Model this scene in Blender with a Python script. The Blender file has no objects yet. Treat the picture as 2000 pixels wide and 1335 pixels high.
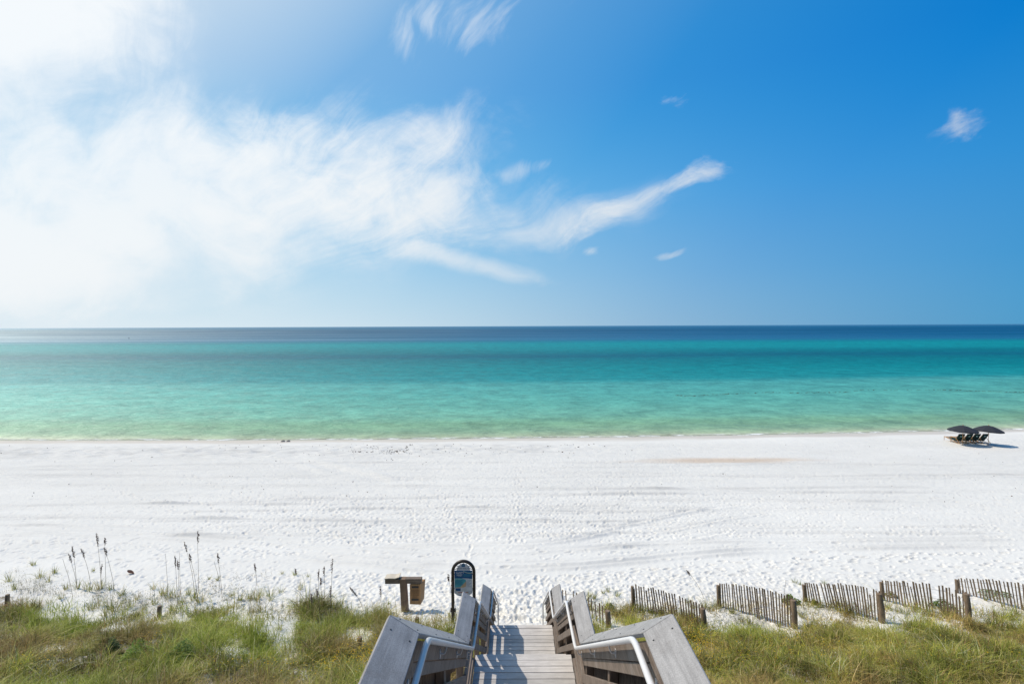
import bpy, bmesh, math, random
import numpy as np
from mathutils import Vector, Matrix
random.seed(7); RNG = np.random.default_rng(11)
sc = bpy.context.scene
COL = sc.collection
R = math.radians

# ------------------------------------------------------------------ camera
CAM_Z = 11.2
ROLL = -0.243
cam_d = bpy.data.cameras.new('camera'); cam = bpy.data.objects.new('camera', cam_d); COL.objects.link(cam)
cam_d.lens = 18.0; cam_d.sensor_width = 36.0
cam_d.shift_x = -0.0045; cam_d.shift_y = -0.0155
cam_d.clip_start = 0.05; cam_d.clip_end = 200000
cam.matrix_world = Matrix.Translation((0, 0, CAM_Z)) @ Matrix.Rotation(R(90), 4, 'X') @ Matrix.Rotation(R(ROLL), 4, 'Z')
sc.camera = cam

# ------------------------------------------------------------------ exposure
sc.view_settings.view_transform = 'Standard'; sc.view_settings.look = 'None'
sc.view_settings.exposure = 0.0; sc.view_settings.gamma = 1.0; sc.view_settings.use_curve_mapping = False
sc.cycles.max_bounces = 6; sc.cycles.diffuse_bounces = 3; sc.cycles.glossy_bounces = 3; sc.cycles.transparent_max_bounces = 8

# ------------------------------------------------------------------ node helper
class G:
    def __init__(s, nt): s.nt = nt; s.n = nt.nodes; s.l = nt.links
    def new(s, t, **kw):
        n = s.n.new(t)
        for k, v in kw.items(): setattr(n, k, v)
        return n
    def put(s, sock, v):
        if isinstance(v, bpy.types.NodeSocket): s.l.new(v, sock)
        elif v is not None:
            if sock.type == 'RGBA' and not isinstance(v, (int, float)) and len(v) == 3: v = (*v, 1)
            sock.default_value = v
    def m(s, op, a, b=None, c=None, clamp=False):
        n = s.new('ShaderNodeMath', operation=op, use_clamp=clamp)
        s.put(n.inputs[0], a)
        if b is not None: s.put(n.inputs[1], b)
        if c is not None: s.put(n.inputs[2], c)
        return n.outputs[0]
    def step(s, x, lo, hi, a=0.0, b=1.0):
        n = s.new('ShaderNodeMapRange', interpolation_type='SMOOTHSTEP')
        s.put(n.inputs[0], x); s.put(n.inputs[1], lo); s.put(n.inputs[2], hi); s.put(n.inputs[3], a); s.put(n.inputs[4], b)
        return n.outputs[0]
    def lin(s, x, lo, hi, a=0.0, b=1.0):
        n = s.new('ShaderNodeMapRange'); n.clamp = True
        s.put(n.inputs[0], x); s.put(n.inputs[1], lo); s.put(n.inputs[2], hi); s.put(n.inputs[3], a); s.put(n.inputs[4], b)
        return n.outputs[0]
    def mix(s, f, a, b, mode='MIX'):
        n = s.new('ShaderNodeMix', data_type='RGBA', blend_type=mode)
        s.put(n.inputs[0], f); s.put(n.inputs[6], a); s.put(n.inputs[7], b)
        return n.outputs[2]
    def xyz(s, x, y, z=0.0):
        n = s.new('ShaderNodeCombineXYZ'); s.put(n.inputs[0], x); s.put(n.inputs[1], y); s.put(n.inputs[2], z); return n.outputs[0]
    def sep(s, v):
        n = s.new('ShaderNodeSeparateXYZ'); s.put(n.inputs[0], v); return n.outputs
    def noise(s, vec, scale, detail=4, rough=0.5, dist=0.0, out=0):
        n = s.new('ShaderNodeTexNoise'); s.put(n.inputs['Vector'], vec); s.put(n.inputs['Scale'], scale)
        s.put(n.inputs['Detail'], detail); s.put(n.inputs['Roughness'], rough); s.put(n.inputs['Distortion'], dist)
        return n.outputs[out]
    def vmath(s, op, a, b=None):
        n = s.new('ShaderNodeVectorMath', operation=op); s.put(n.inputs[0], a)
        if b is not None: s.put(n.inputs[1], b)
        return n.outputs['Value'] if op in ('DOT_PRODUCT', 'LENGTH') else n.outputs[0]
    def ramp(s, f, stops, interp='LINEAR'):
        n = s.new('ShaderNodeValToRGB'); n.color_ramp.interpolation = interp
        e = n.color_ramp.elements
        while len(e) > 1: e.remove(e[-1])
        e[0].position = stops[0][0]; e[0].color = (*stops[0][1], 1)
        for p, c in stops[1:]:
            k = e.new(p); k.color = (*c, 1)
        s.put(n.inputs[0], f); return n.outputs[0]

# ------------------------------------------------------------------ sun and sky
SUN = Vector((-0.74, 0.24, 1.0)).normalized()
GLOW = Vector((-0.74, 0.40, 1.0)).normalized()      # brightest part of the thin cloud veil
sun_el = math.asin(SUN.z); sun_az = math.atan2(SUN.x, SUN.y)      # azimuth measured from +Y towards +X
sl = bpy.data.lights.new('sun', 'SUN'); so = bpy.data.objects.new('sun', sl); COL.objects.link(so)
sl.energy = 3.4; sl.angle = R(0.5); sl.color = (1.0, 0.895, 0.755)
so.rotation_euler = (-SUN).to_track_quat('-Z', 'Y').to_euler(); so.location = SUN * 60

def build_world():
    w = bpy.data.worlds.new('World'); sc.world = w; w.use_nodes = True
    w.cycles.sampling_method = 'MANUAL'; w.cycles.sample_map_resolution = 512
    nt = w.node_tree; nt.nodes.clear(); g = G(nt)
    out = g.new('ShaderNodeOutputWorld'); bg = g.new('ShaderNodeBackground'); bg.inputs[1].default_value = 0.1
    nt.links.new(bg.outputs[0], out.inputs[0])
    sky = g.new('ShaderNodeTexSky', sky_type='NISHITA'); sky.sun_disc = False
    sky.sun_elevation = sun_el; sky.sun_rotation = sun_az; sky.altitude = 10; sky.air_density = 1.0; sky.dust_density = 0.6; sky.ozone_density = 2.5
    d = g.new('ShaderNodeTexCoord').outputs['Generated']
    d = g.vmath('NORMALIZE', d)
    x, y, z = g.sep(d)
    yy = g.m('MAXIMUM', g.m('ABSOLUTE', y), 0.12)
    u = g.m('DIVIDE', x, yy); v = g.m('DIVIDE', z, yy)
    cs = g.vmath('DOT_PRODUCT', d, tuple(GLOW))
    el = g.m('MAXIMUM', z, 0.0)
    # clear air: sky model pulled to the deep polarised blue of the photograph
    grad = g.ramp(el, [(0.0, (0.05, 0.31, 0.60)), (0.10, (0.012, 0.28, 0.63)), (0.24, (0.0, 0.252, 0.65)), (0.42, (0.0, 0.185, 0.585)), (1.0, (0.0, 0.11, 0.42))])
    grad = g.mix(1.0, grad, (10, 10, 10, 1), 'MULTIPLY')
    blue = g.mix(0.92, g.mix(1.0, sky.outputs[0], (0.05, 0.72, 1.15, 1), 'MULTIPLY'), grad)
    bs = g.lin(cs, -0.1, 0.7, 1.0, 1.32)
    blue = g.mix(1.0, blue, g.xyz(bs, g.m('MULTIPLY', bs, g.lin(cs, 0.15, 0.8, 1.0, 1.30)), g.m('POWER', bs, 0.8)), 'MULTIPLY')
    # forward-scattering haze towards the sun and along the horizon
    c01 = g.m('MULTIPLY', g.m('ADD', cs, 1.0), 0.5)
    def gray(lst): return [((c + 1) / 2, (v_, v_, v_)) for c, v_ in lst]
    hlow = g.ramp(c01, gray([(-0.40, 0.0), (-0.19, 0.07), (0.15, 0.42), (0.46, 0.76), (0.62, 0.97)]))
    hhigh = g.ramp(c01, gray([(0.15, 0.0), (0.45, 0.04), (0.6, 0.12), (0.75, 0.25), (0.86, 0.68), (1.0, 1.0)]))
    low = g.m('POWER', g.m('SUBTRACT', 1.0, g.m('MINIMUM', g.m('MULTIPLY', el, 2.0), 1.0)), 2.4)
    haze = g.mix(low, hhigh, hlow)
    veil = g.m('MULTIPLY', g.step(u, 0.22, -0.75), g.step(v, 0.46, 0.10))
    haze = g.m('MAXIMUM', haze, g.m('MULTIPLY', g.m('MULTIPLY', veil, g.step(y, 0.0, 0.3)), 0.86))
    col = g.mix(haze, blue, g.mix(g.step(cs, 0.0, 0.55), (5.6, 6.5, 7.4, 1), (7.7, 8.55, 9.1, 1)))
    # ---- cirrus
    def P(px, py): return ((px - 1009) / 1000.0, (636.5 - py) / 1000.0)
    warp = g.noise(g.xyz(u, v, 0.3), 2.6, 3, 0.5, 0, 1)
    wx, wy, wz = g.sep(warp)
    uw = g.m('ADD', u, g.m('MULTIPLY', g.m('SUBTRACT', wx, 0.5), 0.30))
    vw = g.m('ADD', v, g.m('MULTIPLY', g.m('SUBTRACT', wy, 0.5), 0.16))
    def fibre(ang, sl_, sc_, seed, det=8, rough=0.62):
        c, s_ = math.cos(R(ang)), math.sin(R(ang))
        a = g.m('ADD', g.m('MULTIPLY', uw, c), g.m('MULTIPLY', vw, s_))
        b = g.m('SUBTRACT', g.m('MULTIPLY', vw, c), g.m('MULTIPLY', uw, s_))
        return g.noise(g.xyz(g.m('MULTIPLY', a, sl_), g.m('MULTIPLY', b, sc_), seed), 1.0, det, rough, 0.25)
    # fibres fanning out from the thick bank on the left
    ox, oy = P(120, 520)
    pu = g.m('SUBTRACT', uw, ox); pv = g.m('SUBTRACT', vw, oy)
    pr = g.m('SQRT', g.m('ADD', g.m('MULTIPLY', pu, pu), g.m('MULTIPLY', pv, pv)))
    pt = g.m('ARCTAN2', pv, pu)
    bend = g.m('ADD', pt, g.m('MULTIPLY', pr, -0.35))
    f1 = g.noise(g.xyz(g.m('MULTIPLY', pr, 2.6), g.m('MULTIPLY', bend, 8.0), 1.7), 1.0, 8, 0.66, 0.45)
    f3 = fibre(58, 3.5, 15.0, 9.4, 6)
    f4 = fibre(22, 7.0, 26.0, 2.2, 6)
    puff = g.noise(g.xyz(uw, vw, 4.0), 5.5, 7, 0.60, 0.15)
    def blob(px, py, rx, ry, ang=0.0, soft=1.0, warped=True):
        cx, cy = P(px, py); c, s_ = math.cos(R(ang)), math.sin(R(ang))
        du = g.m('SUBTRACT', uw if warped else u, cx); dv = g.m('SUBTRACT', vw if warped else v, cy)
        a = g.m('ADD', g.m('MULTIPLY', du, c), g.m('MULTIPLY', dv, s_))
        b = g.m('SUBTRACT', g.m('MULTIPLY', dv, c), g.m('MULTIPLY', du, s_))
        a = g.m('DIVIDE', a, rx / 1000); b = g.m('DIVIDE', b, ry / 1000)
        r = g.m('SQRT', g.m('ADD', g.m('MULTIPLY', a, a), g.m('MULTIPLY', b, b)))
        return g.step(r, 1.0, 1.0 - soft, 0.0, 1.0)
    def mx(lst):
        o = lst[0]
        for q in lst[1:]: o = g.m('MAXIMUM', o, q)
        return o
    def layer(mask, fib, lo, hi, gain=1.0, amp=2.4):
        t = g.m('ADD', mask, g.m('MULTIPLY', g.m('SUBTRACT', fib, 0.5), amp))
        t = g.step(t, lo, hi)
        return g.m('MULTIPLY', t, g.m('MULTIPLY', g.m('MINIMUM', g.m('MULTIPLY', mask, 4.0), 1.0), gain))
    fw = g.m('MULTIPLY', g.step(pr, 0.12, 0.75), 0.60)
    wisp = g.noise(g.xyz(g.m('MULTIPLY', uw, 9.0), g.m('MULTIPLY', vw, 15.0), 7.0), 1.0, 6, 0.66, 0.5)
    both = g.m('ADD', g.m('MULTIPLY', f1, fw), g.m('MULTIPLY', puff, g.m('SUBTRACT', 1.0, fw)))
    both = g.m('ADD', g.m('MULTIPLY', both, 0.78), g.m('MULTIPLY', wisp, 0.22))
    fine = g.m('ADD', g.m('MULTIPLY', f4, 0.65), g.m('MULTIPLY', puff, 0.35))
    m1 = mx([blob(20, 40, 430, 330, 0, 1.0), blob(300, 350, 720, 270, -6, 1.0), blob(40, 470, 700, 250, 0, 1.0)])
    m2 = mx([blob(660, 335, 500, 210, -4, 1.0), blob(820, 300, 330, 120, 20, 1.0)])
    m3 = mx([blob(800, 400, 560, 125, 0, 1.0), blob(1080, 418, 300, 62, 12, 1.0), blob(880, 498, 330, 40, -8, 1.0)])
    m4 = mx([blob(1200, 400, 180, 46, 20, 1.0), blob(1320, 352, 130, 28, 22, 1.0)])
    m5 = mx([blob(1335, 203, 85, 40, -6, 1.0), blob(1900, 240, 110, 44, 14, 1.0), blob(1175, 470, 50, 24, -14, 1.0), blob(1280, 494, 50, 16, 0, 1.0)])
    m6 = mx([blob(1000, 25, 190, 130, 35, 1.0), blob(820, 50, 60, 160, -12, 1.0), blob(885, 15, 50, 100, -10, 1.0), blob(1050, 312, 110, 30, 12, 1.0)])
    A = [layer(m1, both, -0.05, 0.95, 0.86, 2.2), layer(m2, both, 0.06, 1.42, 0.86, 3.3), layer(m3, both, 0.02, 1.30, 0.66, 3.0),
         layer(m4, fine, 0.25, 1.45, 0.78, 4.0), layer(m5, fine, 0.42, 1.85, 0.58, 5.0), layer(m6, f3, 0.38, 1.7, 0.46, 3.6)]
    inv = None
    for a in A:
        k = g.m('SUBTRACT', 1.0, a); inv = k if inv is None else g.m('MULTIPLY', inv, k)
    cl = g.m('SUBTRACT', 1.0, inv)
    front = g.step(y, 0.02, 0.15)
    cl = g.m('MULTIPLY', cl, front)
    tone = g.lin(cs, 0.1, 0.85, 0.80, 1.0)
    ccol = g.mix(1.0, (9.7, 9.95, 10.1, 1), g.xyz(tone, tone, tone), 'MULTIPLY')
    col = g.mix(cl, col, ccol)
    back = g.step(y, -0.45, 0.15, 0.62, 1.0)
    col = g.mix(1.0, col, g.xyz(back, back, back), 'MULTIPLY')
    nt.links.new(col, bg.inputs[0])
build_world()

# ------------------------------------------------------------------ object helpers
def tag(o, label=None, cat=None, group=None, kind=None):
    if label: o['label'] = label
    if cat: o['category'] = cat
    if group: o['group'] = group
    if kind: o['kind'] = kind
    return o
def empty(name, loc, label, cat, group=None, rz=0.0):
    o = bpy.data.objects.new(name, None); COL.objects.link(o)
    o.location = loc; o.rotation_euler = (0, 0, rz); o.empty_display_size = 0.2
    return tag(o, label, cat, group)
def np_mesh(name, verts, quads, mat=None, smooth=False, cols=None, tris=None):
    me = bpy.data.meshes.new(name)
    nv = len(verts); me.vertices.add(nv); me.vertices.foreach_set('co', np.asarray(verts, np.float32).ravel())
    loops = []; starts = []; tot = []
    q = np.asarray(quads, np.int32).reshape(-1, 4)
    lv = q.ravel(); st = np.arange(len(q)) * 4; tt = np.full(len(q), 4)
    if tris is not None and len(tris):
        t = np.asarray(tris, np.int32).reshape(-1, 3)
        st = np.concatenate([st, len(lv) + np.arange(len(t)) * 3]); tt = np.concatenate([tt, np.full(len(t), 3)])
        lv = np.concatenate([lv, t.ravel()])
    me.loops.add(len(lv)); me.loops.foreach_set('vertex_index', lv.astype(np.int32))
    me.polygons.add(len(st)); me.polygons.foreach_set('loop_start', st.astype(np.int32))
    if smooth: me.polygons.foreach_set('use_smooth', np.ones(len(st), bool))
    me.update(calc_edges=True)
    if cols is not None:
        at = me.color_attributes.new('tint', 'FLOAT_COLOR', 'POINT')
        c4 = np.ones((nv, 4), np.float32); c4[:, :3] = cols; at.data.foreach_set('color', c4.ravel())
    if mat: me.materials.append(mat)
    return me
def link(name, me, parent=None):
    o = bpy.data.objects.new(name, me); COL.objects.link(o)
    if parent: o.parent = parent
    return o
class MB:
    """collects solid shapes and links them as one mesh object"""
    def __init__(s): s.v = []; s.f = []; s.sm = []; s.fm = []; s.cur = 0
    def add(s, vs, fs, smooth=False):
        b = len(s.v); s.v += [tuple(p) for p in vs]
        for f in fs: s.f.append(tuple(i + b for i in f)); s.sm.append(smooth); s.fm.append(s.cur)
        return s
    def box(s, x0, x1, y0, y1, z0, z1, M=None):
        vs = [Vector(p) for p in ((x0,y0,z0),(x1,y0,z0),(x1,y1,z0),(x0,y1,z0),(x0,y0,z1),(x1,y0,z1),(x1,y1,z1),(x0,y1,z1))]
        if M is not None: vs = [M @ p for p in vs]
        return s.add(vs, [(3,2,1,0),(4,5,6,7),(0,1,5,4),(1,2,6,5),(2,3,7,6),(3,0,4,7)])
    def hexa(s, a, b):
        """a, b: four points each, joined to a closed block"""
        n = len(a)
        return s.add(list(a) + list(b), [tuple(range(n))[::-1], tuple(range(n, 2*n))] + [(i, (i+1) % n, n + (i+1) % n, n + i) for i in range(n)])
    def prism(s, pts, off):
        off = Vector(off); return s.hexa([Vector(p) for p in pts], [Vector(p) + off for p in pts])
    def tube(s, pts, r, n=8, cap=True, smooth=True):
        pts = [Vector(p) for p in pts]; rs = r if isinstance(r, (list, tuple)) else [r] * len(pts)
        vs = []; up = None
        for i, p in enumerate(pts):
            t = (pts[min(i+1, len(pts)-1)] - pts[max(i-1, 0)]).normalized()
            if up is None: up = Vector((1,0,0)) if abs(t.x) < 0.8 else Vector((0,1,0))
            a = (up - t * up.dot(t)).normalized(); b = t.cross(a); up = a
            for k in range(n):
                th = 2*math.pi*k/n; vs.append(p + (a*math.cos(th) + b*math.sin(th)) * rs[i])
        fs = []
        for i in range(len(pts)-1):
            for k in range(n):
                fs.append((i*n+k, i*n+(k+1) % n, (i+1)*n+(k+1) % n, (i+1)*n+k))
        s.add(vs, fs, smooth)
        if cap:
            m = len(pts)-1
            s.add(vs[:n], [tuple(range(n))[::-1]]); s.add(vs[m*n:], [tuple(range(n))])
        return s
    def build(s, name, mat, parent=None, bevel=0.0):
        me = bpy.data.meshes.new(name); me.from_pydata(s.v, [], s.f); me.update()
        for p, q, k in zip(me.polygons, s.sm, s.fm): p.use_smooth = q; p.material_index = k
        for mm in (mat if isinstance(mat, (list, tuple)) else [mat]): me.materials.append(mm)
        bm = bmesh.new(); bm.from_mesh(me)
        bmesh.ops.recalc_face_normals(bm, faces=bm.faces)
        if bevel > 0:
            es = [e for e in bm.edges if len(e.link_faces) == 2 and e.calc_face_angle(0) > 0.6]
            bmesh.ops.bevel(bm, geom=es, offset=bevel, segments=1, affect='EDGES', profile=0.5)
        bm.to_mesh(me); bm.free()
        return link(name, me, parent)
def rounded(pts, rad, n=5):
    pts = [Vector(p) for p in pts]; out = [pts[0]]
    for i in range(1, len(pts)-1):
        a, b, c = pts[i-1], pts[i], pts[i+1]
        p0 = b + (a-b).normalized() * min(rad, (a-b).length*0.45); p1 = b + (c-b).normalized() * min(rad, (c-b).length*0.45)
        for k in range(n+1):
            t = k/n; out.append(p0*(1-t)**2 + b*2*t*(1-t) + p1*t*t)
    out.append(pts[-1]); return out
def copy_tree(o, parent=None):
    c = o.copy(); COL.objects.link(c)
    if parent: c.parent = parent
    for ch in list(o.children): copy_tree(ch, c)
    return c

# ------------------------------------------------------------------ materials
def mat_new(name):
    m = bpy.data.materials.new(name); m.use_nodes = True; m.node_tree.nodes.clear()
    g = G(m.node_tree); o = g.new('ShaderNodeOutputMaterial'); return m, g, o
def simple(name, col, rough=0.6, metal=0.0, var=0.12, scale=9.0, bump=0.0):
    m, g, o = mat_new(name); b = g.new('ShaderNodeBsdfPrincipled')
    co = g.new('ShaderNodeTexCoord').outputs['Object']
    n = g.noise(co, scale, 5, 0.6)
    c = g.mix(n, tuple(x*(1-var) for x in col), tuple(min(1, x*(1+var)) for x in col))
    g.put(b.inputs['Base Color'], c); b.inputs['Roughness'].default_value = rough; b.inputs['Metallic'].default_value = metal
    if bump:
        bp = g.new('ShaderNodeBump'); bp.inputs['Strength'].default_value = bump; bp.inputs['Distance'].default_value = 0.01
        g.put(bp.inputs['Height'], n); g.l.new(bp.outputs[0], b.inputs['Normal'])
    g.l.new(b.outputs[0], o.inputs[0]); return m
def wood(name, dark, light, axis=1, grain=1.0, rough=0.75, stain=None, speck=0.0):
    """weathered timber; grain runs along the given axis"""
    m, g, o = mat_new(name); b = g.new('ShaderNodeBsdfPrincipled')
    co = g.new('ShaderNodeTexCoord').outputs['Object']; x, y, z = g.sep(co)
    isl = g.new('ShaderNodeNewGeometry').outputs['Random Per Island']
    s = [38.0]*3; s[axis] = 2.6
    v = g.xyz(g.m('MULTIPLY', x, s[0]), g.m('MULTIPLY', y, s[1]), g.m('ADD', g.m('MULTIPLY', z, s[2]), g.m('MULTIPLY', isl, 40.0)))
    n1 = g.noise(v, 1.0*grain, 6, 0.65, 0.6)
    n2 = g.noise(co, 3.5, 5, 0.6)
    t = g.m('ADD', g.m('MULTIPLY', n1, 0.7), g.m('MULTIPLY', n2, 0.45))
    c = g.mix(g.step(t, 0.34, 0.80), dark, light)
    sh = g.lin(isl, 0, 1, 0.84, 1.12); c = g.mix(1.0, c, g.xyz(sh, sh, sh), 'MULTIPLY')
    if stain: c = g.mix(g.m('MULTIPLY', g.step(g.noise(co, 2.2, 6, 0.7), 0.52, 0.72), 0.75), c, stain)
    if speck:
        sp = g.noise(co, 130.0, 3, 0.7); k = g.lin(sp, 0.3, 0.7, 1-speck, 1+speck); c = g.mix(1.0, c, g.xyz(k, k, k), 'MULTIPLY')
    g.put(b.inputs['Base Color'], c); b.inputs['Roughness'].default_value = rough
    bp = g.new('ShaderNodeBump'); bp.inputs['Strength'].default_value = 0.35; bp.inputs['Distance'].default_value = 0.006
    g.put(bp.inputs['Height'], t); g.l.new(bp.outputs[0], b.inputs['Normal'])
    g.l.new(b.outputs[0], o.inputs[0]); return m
M_CAP = wood('weathered_cap', (0.225, 0.218, 0.215), (0.385, 0.375, 0.37), axis=1, grain=0.8, stain=(0.25, 0.235, 0.225), speck=0.22)
M_DECK = wood('deck_wood', (0.42, 0.395, 0.375), (0.66, 0.635, 0.615), axis=0, speck=0.08)
M_RAIL = wood('rail_wood', (0.10, 0.075, 0.058), (0.27, 0.215, 0.175), axis=1, stain=(0.30, 0.27, 0.245))
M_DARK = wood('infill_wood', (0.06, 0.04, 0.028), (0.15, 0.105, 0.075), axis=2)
M_POST = wood('post_wood', (0.12, 0.09, 0.068), (0.27, 0.21, 0.165), axis=2)
M_BIN = wood('box_wood', (0.24, 0.125, 0.050), (0.42, 0.24, 0.11), axis=2, grain=0.7)
M_PICKET = wood('fence_wood', (0.11, 0.075, 0.048), (0.32, 0.235, 0.16), axis=2)
M_PIPE = simple('painted_pipe', (0.74, 0.74, 0.75), 0.38, 0.0, 0.06, 14)
M_STEEL = simple('galvanised_steel', (0.60, 0.60, 0.60), 0.45, 0.12, 0.1, 20)
M_BRONZE = simple('dark_brown_paint', (0.040, 0.030, 0.024), 0.42, 0.0, 0.15, 8)
M_BLACK = simple('black_paint', (0.02, 0.02, 0.022), 0.5)
M_UMB = simple('charcoal_canvas', (0.026, 0.029, 0.038), 0.85, 0.0, 0.2, 3)
M_TEAK = wood('teak', (0.34, 0.17, 0.06), (0.55, 0.31, 0.12), axis=1)
M_GREEN = simple('dark_green_canvas', (0.008, 0.030, 0.026), 0.9, 0.0, 0.3, 4)
M_PALE = simple('pale_emblem', (0.30, 0.50, 0.45), 0.9)

# ------------------------------------------------------------------ terrain
def sstep(x, a, b):
    t = np.clip((x - a) / (b - a), 0, 1); return t * t * (3 - 2 * t)
def shore_y(X):
    Xc = np.clip(X, -90, 90); return 51.0 + 0.03 * Xc + 0.0006 * Xc * Xc
def _hash(ix, iy, seed):
    n = (ix * 374761393 + iy * 668265263 + seed * 1274126177) & 0x7fffffff
    n = ((n ^ (n >> 13)) * 1274126177) & 0x7fffffff
    return ((n ^ (n >> 16)) & 0xffff) / 65535.0
def vnoise(X, Y, s, seed=0):
    x = X / s; y = Y / s; ix = np.floor(x).astype(np.int64); iy = np.floor(y).astype(np.int64)
    fx = x - ix; fy = y - iy; fx = fx*fx*(3-2*fx); fy = fy*fy*(3-2*fy)
    a = _hash(ix, iy, seed); b = _hash(ix+1, iy, seed); c = _hash(ix, iy+1, seed); d = _hash(ix+1, iy+1, seed)
    return (a*(1-fx)+b*fx)*(1-fy) + (c*(1-fx)+d*fx)*fy - 0.5
def ground(X, Y):
    X = np.asarray(X, float); Y = np.asarray(Y, float)
    sh = shore_y(X)
    h = 9.35 + (Y - 17) * 1.85 / (sh - 17)
    path = 1 - np.exp(-((X - 0.08) / 1.7) ** 4)
    path = np.maximum(path, 1 - sstep(Y, 12.5, 14.5))
    e = 0.60 * sstep(-Y, -17.3, -12.0) + 0.25 * np.maximum(0, 12.0 - Y)
    bumps = 0.55 * vnoise(X, Y, 2.6, 3) + 0.30 * vnoise(X, Y, 1.1, 5)
    e = e + bumps * 0.75 * sstep(-Y, -17.5, -15.0)
    return CAM_Z - h + e * path
def px2ray(px, py):
    dx = px - 1009.0; dy = 636.5 - py
    return (dx + dy * 0.00424) / 1000.0, (dy - dx * 0.00424) / 1000.0
def on_ground(px, py):
    u, v = px2ray(px, py); lo, hi = 4.0, 400.0
    Ys = np.linspace(6, 62, 2400); d = (CAM_Z + v * Ys) - ground(u * Ys, Ys)
    k = int(np.argmax(d < 0)) if (d < 0).any() else len(Ys) - 1
    Yv = Ys[k]; return Vector((u * Yv, Yv, float(ground(u * Yv, Yv))))
def at_depth(px, py, Yv):
    u, v = px2ray(px, py); return Vector((u * Yv, Yv, CAM_Z + v * Yv))
def project(X, Y, Z):
    u = X / Y; v = (Z - CAM_Z) / Y
    return 1009 + 1000 * u - 4.24 * v, 636.5 - 1000 * v - 4.24 * u

# how much of the ground is under plants (places as read from the photograph), in target pixels
LB = np.array([[-400,1150],[0,1172],[60,1185],[110,1200],[170,1205],[230,1222],[300,1226],[380,1208],[430,1218],[500,1228],[560,1252],[590,1210],[620,1178],[660,1180],[700,1205],[740,1200],[800,1225],[1000,1240]], float)
RB = np.array([[1000,1240],[1120,1196],[1190,1222],[1230,1205],[1300,1210],[1370,1232],[1450,1240],[1530,1236],[1590,1222],[1650,1212],[1720,1226],[1800,1226],[1880,1222],[1960,1214],[2400,1210]], float)
SANDY = [(20,1245,26,7),(42,1287,34,9),(95,1266,30,10),(450,1272,26,9),(240,1265,16,6),(555,1262,24,14),(410,1268,14,6),(530,1290,30,9),(700,1240,28,14),(1410,1220,26,16),(1452,1222,18,16),(1500,1226,14,8),(1580,1196,22,13),(1612,1212,26,13),(1742,1210,26,10),(1835,1222,22,8),(1930,1200,40,18),(1985,1218,30,12)]
def cover(X, Y):
    """0 bare sand .. 1 closed plant cover"""
    Z = ground(X, Y); px, py = project(X, Y, Z)
    bl = np.interp(px, LB[:,0], LB[:,1]); br = np.interp(px, RB[:,0], RB[:,1])
    b = np.where(px < 1010, bl, br)
    j = vnoise(X, Y, 0.9, 21) * 46 + vnoise(X, Y, 0.35, 22) * 26
    c = sstep(py + j, b - 14, b + 16)
    for (cx, cy, rx, ry) in SANDY:
        r = np.sqrt(((px-cx)/rx)**2 + ((py-cy)/ry)**2) + vnoise(X, Y, 0.3, 9)*0.7
        c = c * sstep(r, 0.75, 1.25)
    c = c * np.where((np.abs(X-0.08) < 0.9) & (Y > 13.0), 0, 1)
    return c

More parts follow.
